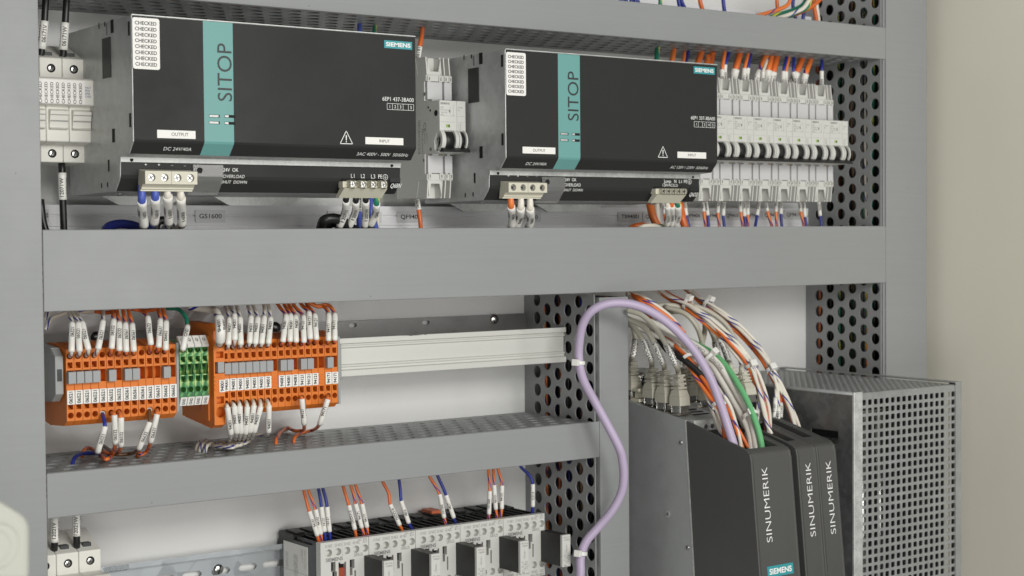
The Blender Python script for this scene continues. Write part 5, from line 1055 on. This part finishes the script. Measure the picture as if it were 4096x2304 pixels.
for k, (c, col, r, pts) in enumerate(((B6, 'g', 2.6, [(728, 340), (722, 400), (718, 470)]), (B6, 'o', 2.8, [(855, 350), (846, 410), (832, 480)]), (B6, 'o', 1.9, [(935, 390), (926, 440), (920, 490)]), (B6, 'b', 1.8, [(962, 390), (950, 440), (942, 490)]), (B6, 'O', 3.3, [(1068, 370), (1050, 430), (1030, 490)]), (B6, 'o', 3.0, [(1115, 430), (1106, 460), (1098, 500)]), (B6, 'O', 3.3, [(1148, 390), (1140, 440), (1126, 500)]), (A2, 'B', 2.0, [(636, 120), (635, 165), (634, 230)]), (A2, 'g', 1.8, [(728, 110), (722, 160), (718, 220)]))):
    wire(f"{CN[col]} rising behind the {'right' if c is B6 else 'left'} power supply, {ORD[k if c is B6 else k - 7]} from left", col, r, [P(c(*q), 1205 + 4 * i) for i, q in enumerate(pts)])
# wires above the top duct
tp = [('k', 2.2, [(350, -20), (332, 2), (310, 20)]), ('b', 1.9, [(438, -30), (437, 0), (432, 35)]), ('b', 1.9, [(462, -30), (460, 0), (456, 40)]), ('b', 1.9, [(490, -30), (487, 0), (482, 40)]), ('b', 1.9, [(524, -30), (523, 0), (530, 45)]), ('b', 2.2, [(552, -30), (553, 0), (560, 50)]), ('b', 2.2, [(575, -30), (572, 0), (582, 50)]), ('g', 2.0, [(746, -40), (746, 10), (746, 70)]), ('b', 2.0, [(884, -40), (886, 10), (900, 85)]), ('b', 2.0, [(905, -30), (912, 20), (950, 95)]), ('O', 2.2, [(1046, -40), (1052, 20), (1078, 105)]), ('b', 2.0, [(1224, -40), (1228, 20), (1240, 120)]),
      ('O', 2.0, [(1636, -40), (1637, 10), (1642, 90)]), ('o', 2.1, [(1745, -10), (1715, 40), (1640, 75), (1560, 100), (1470, 125)]), ('g', 2.4, [(1885, -40), (1830, 40), (1740, 85), (1650, 110), (1560, 140)]), ('w', 2.2, [(1900, -30), (1840, 60), (1760, 100), (1680, 128), (1600, 150)]), ('g', 2.3, [(1895, -10), (1865, 60), (1800, 90), (1730, 125), (1640, 150)]), ('O', 2.2, [(1990, -30), (1930, 30), (1850, 78), (1760, 115), (1650, 140)]),
      ('b', 1.9, [(1762, -20), (1758, 40), (1768, 110), (1785, 160)]), ('b', 2.0, [(1852, -20), (1846, 60), (1838, 120), (1834, 170)]), ('O', 2.2, [(1916, -40), (1918, 40), (1930, 110), (1942, 180)]), ('w', 2.0, [(1936, -40), (1940, 40), (1950, 110), (1958, 180)])]
for k, (col, r, pts) in enumerate(tp):
    nm = ORD[k] if k < 18 else ('nineteenth', 'twentieth', 'twenty first', 'twenty second')[k - 18]
    wire(f'{CN[col]} running down into the top duct, {nm} from the left', col, r, [P(B6(*q), (1205 if k < 13 or k > 17 else 1182 + (k % 3) * 6)) for q in pts], group='wires entering the top duct')
# ------------------------------------------------------------------ network plugs and cables
def plug(base, topb, lab, path, sl, txt, X, r=2.5):
    """plug standing on the sloping housing top; base and boot top are image points on the plane X"""
    a = PX(D1(*base), X); b = PX(D1(*topb), X); ax = (b - a).normalized(); L = (b - a).length
    t = thing('network_plug', a, lab, 'network cable', 'grey network cables plugged into the control units')
    ex = V3((1, 0, 0)); ex = (ex - ax * ex.dot(ax)).normalized(); ey = ax.cross(ex)
    def blk(nm, m_, h0, h1, wx, wy, wx2=None, wy2=None, bev=.4):
        wx2, wy2 = (wx2 or wx) * 1.16, (wy2 or wy) * 1.1; wx, wy = wx * 1.16, wy * 1.1; wx2 = wx2 or wx; wy2 = wy2 or wy; mb = MB(); i = len(mb.v)
        for h, p, q in ((h0, wx, wy), (h1, wx2, wy2)): mb.add([a + ax * h + ex * p * sx + ey * q * sy for sx, sy in ((-1, -1), (1, -1), (1, 1), (-1, 1))])
        for q in ((0, 3, 2, 1), (4, 5, 6, 7), (0, 1, 5, 4), (1, 2, 6, 5), (2, 3, 7, 6), (3, 0, 4, 7)): mb.face(q)
        return mb.build(nm, m_, t, bevel=bev)
    blk('socket', 'nickel', -.5, 1.4, 6.4, 7.2, bev=.2); blk('metal_shell', 'chrome', 1.2, L * .22, 4.4, 5.9, bev=.3)
    lv = blk('latch_clip', 'clear', L * .05, L * .24, 5.6, 4.6, 4.8, 5.2, bev=.2)
    blk('hood', 'grey_plug', L * .21, L * .44, 5.6, 6.9, 5.4, 6.7); blk('hood_taper', 'grey_plug', L * .44, L * .6, 5.4, 6.7, 4.3, 4.8)
    blk('boot_core', 'grey_plug', L * .59, L * .98, 2.9, 3.2, 2.5, 2.7)
    for k in range(4):
        h = L * (.62 + .1 * k); s_ = 4.6 - .25 * k
        blk('boot_ring', 'grey_plug', h, h + L * .055, s_, s_ + .5, bev=.5)
        blk('boot_web', 'grey_plug', h - L * .05, h + .1, s_ * .5 if k % 2 else s_ * .9, (s_ + .5) * (.9 if k % 2 else .45), bev=.1)
    if path:
        v = [b - ax * L * .15, b + ax * 2] + [P(N(x, y), Y) for x, y, Y in path]; sm = bez(v, 6)
        o = MB().sweep(sm, r, 12).build('cable', 'grey_cable', t)
        if sl:
            sub = sm[sl[0] * 6: sl[1] * 6 + 1]; sv = MB().sweep(sub, r * 1.28, 14).build('marker_sleeve', 'sleeve', o); mb = MB()
            on_sleeve(mb, txt, sub, r * 1.28, 3.0, .35); on_sleeve(mb, txt, sub, r * 1.28, 3.0, .35 - 1.4); mb.build('lettering', 'print_black', sv)
    return t
X1 = 1002.; X2 = 1028.
plug((75, 690), (75, 268), 'network cable marked WDC91 half hidden behind the upright duct', [(468, 590, 1160), (485, 470, 1166), (470, 370, 1172), (420, 280, 1180), (360, 220, 1190)], (2, 3), 'WDC9101', X1)
plug((320, 790), (312, 345), 'network cable marked WDC9664 in the second plug of the front row', [(612, 625, 1146), (545, 460, 1150), (490, 380, 1156), (425, 305, 1164), (360, 250, 1175)], (2, 3), 'WDC9664', X1)
plug((465, 850), (458, 378), 'network cable marked WDC9614 in the third plug of the front row', [(705, 648, 1130), (635, 485, 1136), (560, 365, 1142), (425, 290, 1158), (360, 260, 1170)], (2, 3), 'WDC9614', X1)
plug((640, 890), (618, 418), 'network cable marked WDC9468 in the plug nearest the black cover', [(808, 660, 1112), (735, 500, 1118), (640, 360, 1126), (540, 265, 1136), (420, 222, 1150)], (2, 3), 'WDC9468', X1)
plug((725, 700), (695, 335), 'short grey network plug first of the back row', [(900, 640, 1172), (880, 520, 1178), (820, 380, 1185), (700, 300, 1192)], None, None, X2)
plug((840, 745), (815, 400), 'network cable marked WDC9109 in the back row', [(1150, 625, 1150), (1135, 480, 1156), (1105, 410, 1160), (1045, 310, 1165), (900, 215, 1172), (760, 182, 1180), (600, 195, 1190)][3:], None, None, X2)
plug((975, 800), (950, 440), 'grey network plug behind the purple cable', [(1000, 400, 1150), (900, 260, 1160), (720, 195, 1180)], None, None, X2)
plug((1235, 775), (1225, 345), 'network cable marked WDC9819 rising behind the white and green cables', [(1240, 640, 1152), (1165, 450, 1158), (1080, 330, 1165), (960, 235, 1172), (800, 235, 1182), (640, 262, 1195)], (2, 3), 'WDC9819', X2 + 14)
plug((1425, 760), (1355, 385), 'grey network plug standing apart near the perforated cage', [(1345, 650, 1140), (1300, 480, 1146), (1210, 335, 1152), (1080, 235, 1160), (950, 190, 1168), (830, 205, 1176), (700, 262, 1190)], (2, 3), 'WDC9300', 1052.)
wire('grey network cable marked WDC9109 arching behind the purple cable', 'grey_cable', 2.6, [(N, 1180, 700, 1150), (N, 1150, 610, 1152), (N, 1128, 480, 1156), (N, 1105, 410, 1160), (N, 1045, 310, 1165), (N, 900, 218, 1172), (N, 760, 185, 1180), (N, 600, 195, 1190)], (1, 2), 'WDC9109', 3.3, ang=.2)
p = PX(D1(165, 730), X1); t = thing('dust_cap', p, 'cream dust cap in the socket between the first two plugs', 'dust cap')
MB().box(p[0] - 6, p[0] + 6, p[1] - 7, p[1] + 7, p[2] - 1, p[2] + 2.2).build('base', 'cream', t, bevel=.4); MB().box(p[0] - 2.5, p[0] + 2.5, p[1] - 3.5, p[1] + 3.5, p[2] + 2, p[2] + 9).build('stem', 'cream', t, bevel=.3); MB().box(p[0] - 6, p[0] + 6, p[1] - 6.5, p[1] + 6.5, p[2] + 9, p[2] + 12).build('grip', 'cream', t, bevel=.8)
p = PY(N(525, 775), 1262); t = thing('screw', p, 'large cross head screw on the plate behind the network plugs', 'screw')
s_ = MB().dome((p[0], 1261, p[2]), (0, -1, 0), 7.5, 4, 20).build('head', 'chrome', t)
for d_ in ((.3, 0, .95), (.95, 0, -.3)): slot_line((p[0], 1257.2, p[2]), d_, 1.8, 7.5, (0, -1, 0), 'hole_black', s_, 'cross_slot')
MB().box(p[0] - 12, p[0] + 9, 1262, 1264.5, p[2] - 40, p[2] + 11).build('bracket', 'zinc', t, bevel=2)
# purple cable
pc_ = [(C8, 1782, 1560, 1140), (C8, 1790, 1400, 1140), (C8, 1792, 1230, 1142), (C8, 1850, 1060, 1140), (C8, 2000, 880, 1134), (C8, 2150, 700, 1126), (C8, 2255, 500, 1120), (C8, 2287, 300, 1116), (C8, 2265, 80, 1114), (N, 355, 1330, 1114), (N, 285, 1190, 1118), (N, 165, 970, 1128), (N, 65, 780, 1140), (N, 32, 620, 1146), (N, 35, 480, 1144), (N, 65, 330, 1138), (N, 140, 225, 1130), (N, 270, 170, 1122), (N, 440, 172, 1114), (N, 600, 228, 1106), (N, 780, 352, 1096), (N, 950, 535, 1084), (N, 1080, 750, 1072), (N, 1165, 960, 1062), (N, 1225, 1140, 1054), (N, 1275, 1300, 1049), (N, 1295, 1400, 1047)]
wire('thick purple cable looping over the upright duct into the wide control module', 'purple', 4.0, pc_, cat='cable', name='cable', per=8, n=16)
def tie(lab, p, axis, R, head, nm='cable_tie', tail=None):
    axis = V3(axis).normalized(); hd = V3(head); hd = (hd - axis * hd.dot(axis)).normalized(); sd = axis.cross(hd); t = thing(nm, p, lab, 'cable tie', 'white cable ties'); n = 22; mb = MB()
    for k in range(n):
        q = [2 * math.pi * (k + d) / n for d in (0, 1)]; pts = []
        for h in (-1.6, 1.6):
            for rr in (R, R + .9): pts += [p + axis * h + (hd * math.cos(a) + sd * math.sin(a)) * rr for a in q]
        i = mb.add(pts)
        for f_ in ((2, 3, 7, 6), (0, 4, 5, 1), (0, 1, 3, 2), (4, 6, 7, 5)): mb.face([i + k_ for k_ in f_], 0)
    mb.build('band', 'nylon', t)
    c_ = p + hd * (R + 1.8); mb = MB(); i = mb.add([c_ + axis * a * 3.0 + sd * b * 3.2 + hd * h * 2.6 for a in (-1, 1) for b in (-1, 1) for h in (-1, 1)])
    for q in ((0, 1, 3, 2), (4, 6, 7, 5), (0, 4, 5, 1), (2, 3, 7, 6), (0, 2, 6, 4), (1, 5, 7, 3)): mb.face([i + k for k in q])
    mb.build('head', 'nylon', t, bevel=.6)
    return t
tie('white cable tie holding the purple cable at the middle of the duct', P(N(28, 645), 1146), (0.1, 0, 1), 5.2, (-1, -.6, 0)); tie('white cable tie holding the purple cable low on the upright duct', P(C8(1790, 1185), 1142), (0.15, 0, 1), 5.2, (-1, -.6, .1))
# white and green cables
def off(pts, dx, dy, dY): return [(N, x + dx, y + dy, Y + dY) for x, y, Y in pts]
wh_ = [(380, 255, 1180), (560, 300, 1160), (750, 385, 1140), (960, 500, 1120), (1131, 632, 1104), (1235, 778, 1092), (1325, 931, 1080), (1402, 1068, 1069), (1440, 1206, 1058), (1458, 1350, 1050)]
wr_ = [(380, 275, 1184), (560, 325, 1165), (750, 415, 1146), (940, 530, 1126), (1082, 640, 1108), (1187, 805, 1094), (1300, 998, 1080), (1374, 1137, 1067), (1409, 1250, 1057), (1420, 1350, 1051)]
wire('front white cable bundled with the green cable', 'white_cable', 3.2, off(wh_, 0, 0, 0), cat='cable', name='cable', n=12); wire('rear white cable bundled with the green cable', 'white_cable', 3.0, off(wr_, 0, 0, 3), cat='cable', name='cable', n=12)
wire('pale cable lowest in the bundle with the green cable', 'white_cable', 2.6, off(wr_[:6], -45, 40, 8) + off(wr_[6:], -12, 14, 10), cat='cable', name='cable', n=12)
wire('bright green cable entering the wide control module', 'green_cable', 2.9, [(N, 560, 300, 1195), (N, 760, 388, 1170), (N, 960, 490, 1143), (N, 1100, 565, 1118), (N, 1205, 660, 1099), (N, 1305, 806, 1081), (N, 1402, 986, 1065), (N, 1470, 1172, 1053), (N, 1500, 1300, 1046), (N, 1508, 1370, 1043)], cat='cable', name='cable', n=12)
def dirN(x0, y0, x1, y1, Y0, Y1): return P(N(x1, y1), Y1) - P(N(x0, y0), Y0)
tie('white cable tie round the white and green cables, the upper one', P(N(1090, 605), 1110), dirN(1000, 520, 1180, 710, 1120, 1100), 7.6, (-.2, -.6, .9)); tie('white cable tie round the white and green cables near the black cover', P(N(1412, 1075), 1068), dirN(1340, 950, 1450, 1190, 1080, 1060), 7.2, (-.5, -.8, .3))
# striped bundles
def bundle(base, spec, zone, r=1.7):
    for k, (col, dx, dy, dY) in enumerate(spec):
        tw = [(N, x + dx * math.cos(i * .9 + k) * 1.0 + dx * .6, y + dy + dx * .3 * math.sin(i * .8 + k), Y + dY + 1.5 * math.sin(i + k)) for i, (x, y, Y) in enumerate(base)]
        wire(f'{CN[col]}, {ORD[k]} strand of the {zone}', col, r, tw, group='strands of the ' + zone)
bundle([(640, 40, 1200), (770, 128, 1185), (900, 190, 1168), (1010, 262, 1152), (1130, 365, 1136), (1260, 490, 1120), (1390, 640, 1106), (1465, 830, 1092), (1520, 1020, 1080), (1552, 1160, 1070), (1570, 1240, 1065)], [('w', 16, 0, 3), ('O', -14, -10, 0), ('w', 22, -16, -3), ('o', -20, 14, 2), ('w', 8, 20, 5), ('O', 4, -24, 4), ('w', 30, -2, 0), ('w', -30, 6, 4), ('w', 14, 8, 7), ('w', -6, -16, -2)], 'striped bundle above the middle module')
bundle([(890, 40, 1200), (990, 128, 1188), (1080, 185, 1175), (1250, 305, 1155), (1400, 450, 1138), (1520, 610, 1122), (1590, 730, 1110), (1655, 860, 1100), (1725, 1010, 1088), (1768, 1160, 1076), (1778, 1240, 1070)], [('w', 14, -4, -2), ('O', -14, 8, 2), ('w', 10, -18, 0), ('o', -18, 20, 3), ('w', 24, 6, 1), ('w', -4, 12, 5)], 'striped bundle nearest the perforated cage')
bundle([(440, 60, 1205), (520, 150, 1195), (610, 300, 1180), (720, 430, 1160), (820, 520, 1142), (920, 630, 1125), (1010, 770, 1108), (1090, 900, 1092), (1150, 1010, 1080), (1195, 1140, 1066), (1215, 1280, 1058)], [('O', 12, 0, 0), ('o', -16, 8, 3), ('w', 20, 16, 4), ('O', -8, -14, 5), ('w', 26, 26, 6), ('w', -26, 22, 8), ('w', 6, 30, 9)], 'orange bundle behind the purple cable', 1.9)
bundle([(430, 70, 1195), (500, 110, 1185), (570, 160, 1175), (640, 220, 1168), (740, 300, 1160), (860, 420, 1150)], [('o', 10, 0, 0), ('w', -12, 10, 2), ('o', 16, -8, 3), ('w', 26, -14, 4), ('O', -24, -6, 5)], 'short bundle atop the upright duct', 1.9)
bundle([(1180, 900, 1075), (1240, 1000, 1068), (1290, 1130, 1060), (1330, 1260, 1054), (1340, 1340, 1050)], [('w', 10, 0, 3), ('o', 22, 0, 5), ('O', 38, 0, 7)], 'short strands entering beside the purple cable')
wire('black cable section taped into the orange bundle', 'k', 3.0, [(N, 640, 400, 1165), (N, 740, 540, 1146), (N, 850, 605, 1128), (N, 960, 690, 1116), (N, 1060, 800, 1105), (N, 1120, 900, 1096)], cat='cable', name='cable')
wire('white wire marked 94001 dropping into the middle module', 'w', 1.6, [(N, 1450, 760, 1096), (N, 1478, 900, 1088), (N, 1470, 1025, 1082), (N, 1460, 1165, 1078)], (2, 3), '94001', 2.2); wire('white wire marked 91528 behind the one marked 94001', 'w', 1.6, [(N, 1478, 760, 1100), (N, 1500, 900, 1092), (N, 1498, 1020, 1088), (N, 1490, 1150, 1084)], (2, 3), '91528', 2.2)
wire('white wire with the higher of two sleeves, reading 91501, near the cage', 'w', 1.6, [(N, 1590, 735, 1112), (N, 1618, 830, 1105), (N, 1614, 930, 1098), (N, 1605, 1090, 1094)], (2, 3), '91501', 2.2); wire('white wire with the lower of two sleeves, reading 94001, near the cage', 'w', 1.7, [(N, 1600, 740, 1108), (N, 1632, 880, 1100), (N, 1638, 1005, 1094), (N, 1630, 1150, 1088)], (2, 3), '94001', 2.3)
wire('orange wire with sleeve beside the two white marked wires near the cage', 'O', 1.6, [(N, 1612, 745, 1110), (N, 1645, 860, 1104), (N, 1658, 970, 1098), (N, 1655, 1090, 1094)], (2, 3), '91502', 2.2)
for lab, x, y, Y, d_, R, hd in (('white cable tie high on the striped bundle nearest the cage', 1070, 175, 1177, dirN(1000, 130, 1140, 225, 1188, 1165), 5, (.3, -.4, 1)), ('white cable tie low on the striped bundle nearest the cage', 1582, 705, 1112, dirN(1520, 600, 1640, 820, 1122, 1102), 5, (-.4, -1, .2)), ('white cable tie on the striped bundle above the middle module', 1425, 680, 1103, dirN(1390, 620, 1455, 780, 1108, 1096), 6, (-.5, -1, .2)),
                           ('white cable tie on the orange bundle left of the purple cable', 905, 625, 1126, dirN(850, 560, 950, 680, 1135, 1118), 7, (.6, -.6, .5)), ('white cable tie low on the orange bundle beside the purple cable', 1150, 985, 1082, dirN(1100, 900, 1190, 1080, 1090, 1075), 5.5, (1, -.4, .4)), ('small white cable tie near the top of the middle striped bundle', 905, 175, 1168, dirN(800, 140, 980, 240, 1182, 1156), 5.5, (0, -.3, 1))):
    tie(lab, P(N(x, y), Y), d_, R, hd)
mb = MB()
sub = bez([P(N(x, y), Y) for x, y, Y in [(860, 442, 1130), (960, 500, 1120), (1131, 632, 1104), (1235, 778, 1092)]], 8); on_sleeve(mb, 'SOLUTIONS   CABLING', sub, 3.25, 2.6, .0)
o = [q for q in C.objects if q.get('label') == 'front white cable bundled with the green cable'][0]; mb.build('lettering', 'print_grey', o)
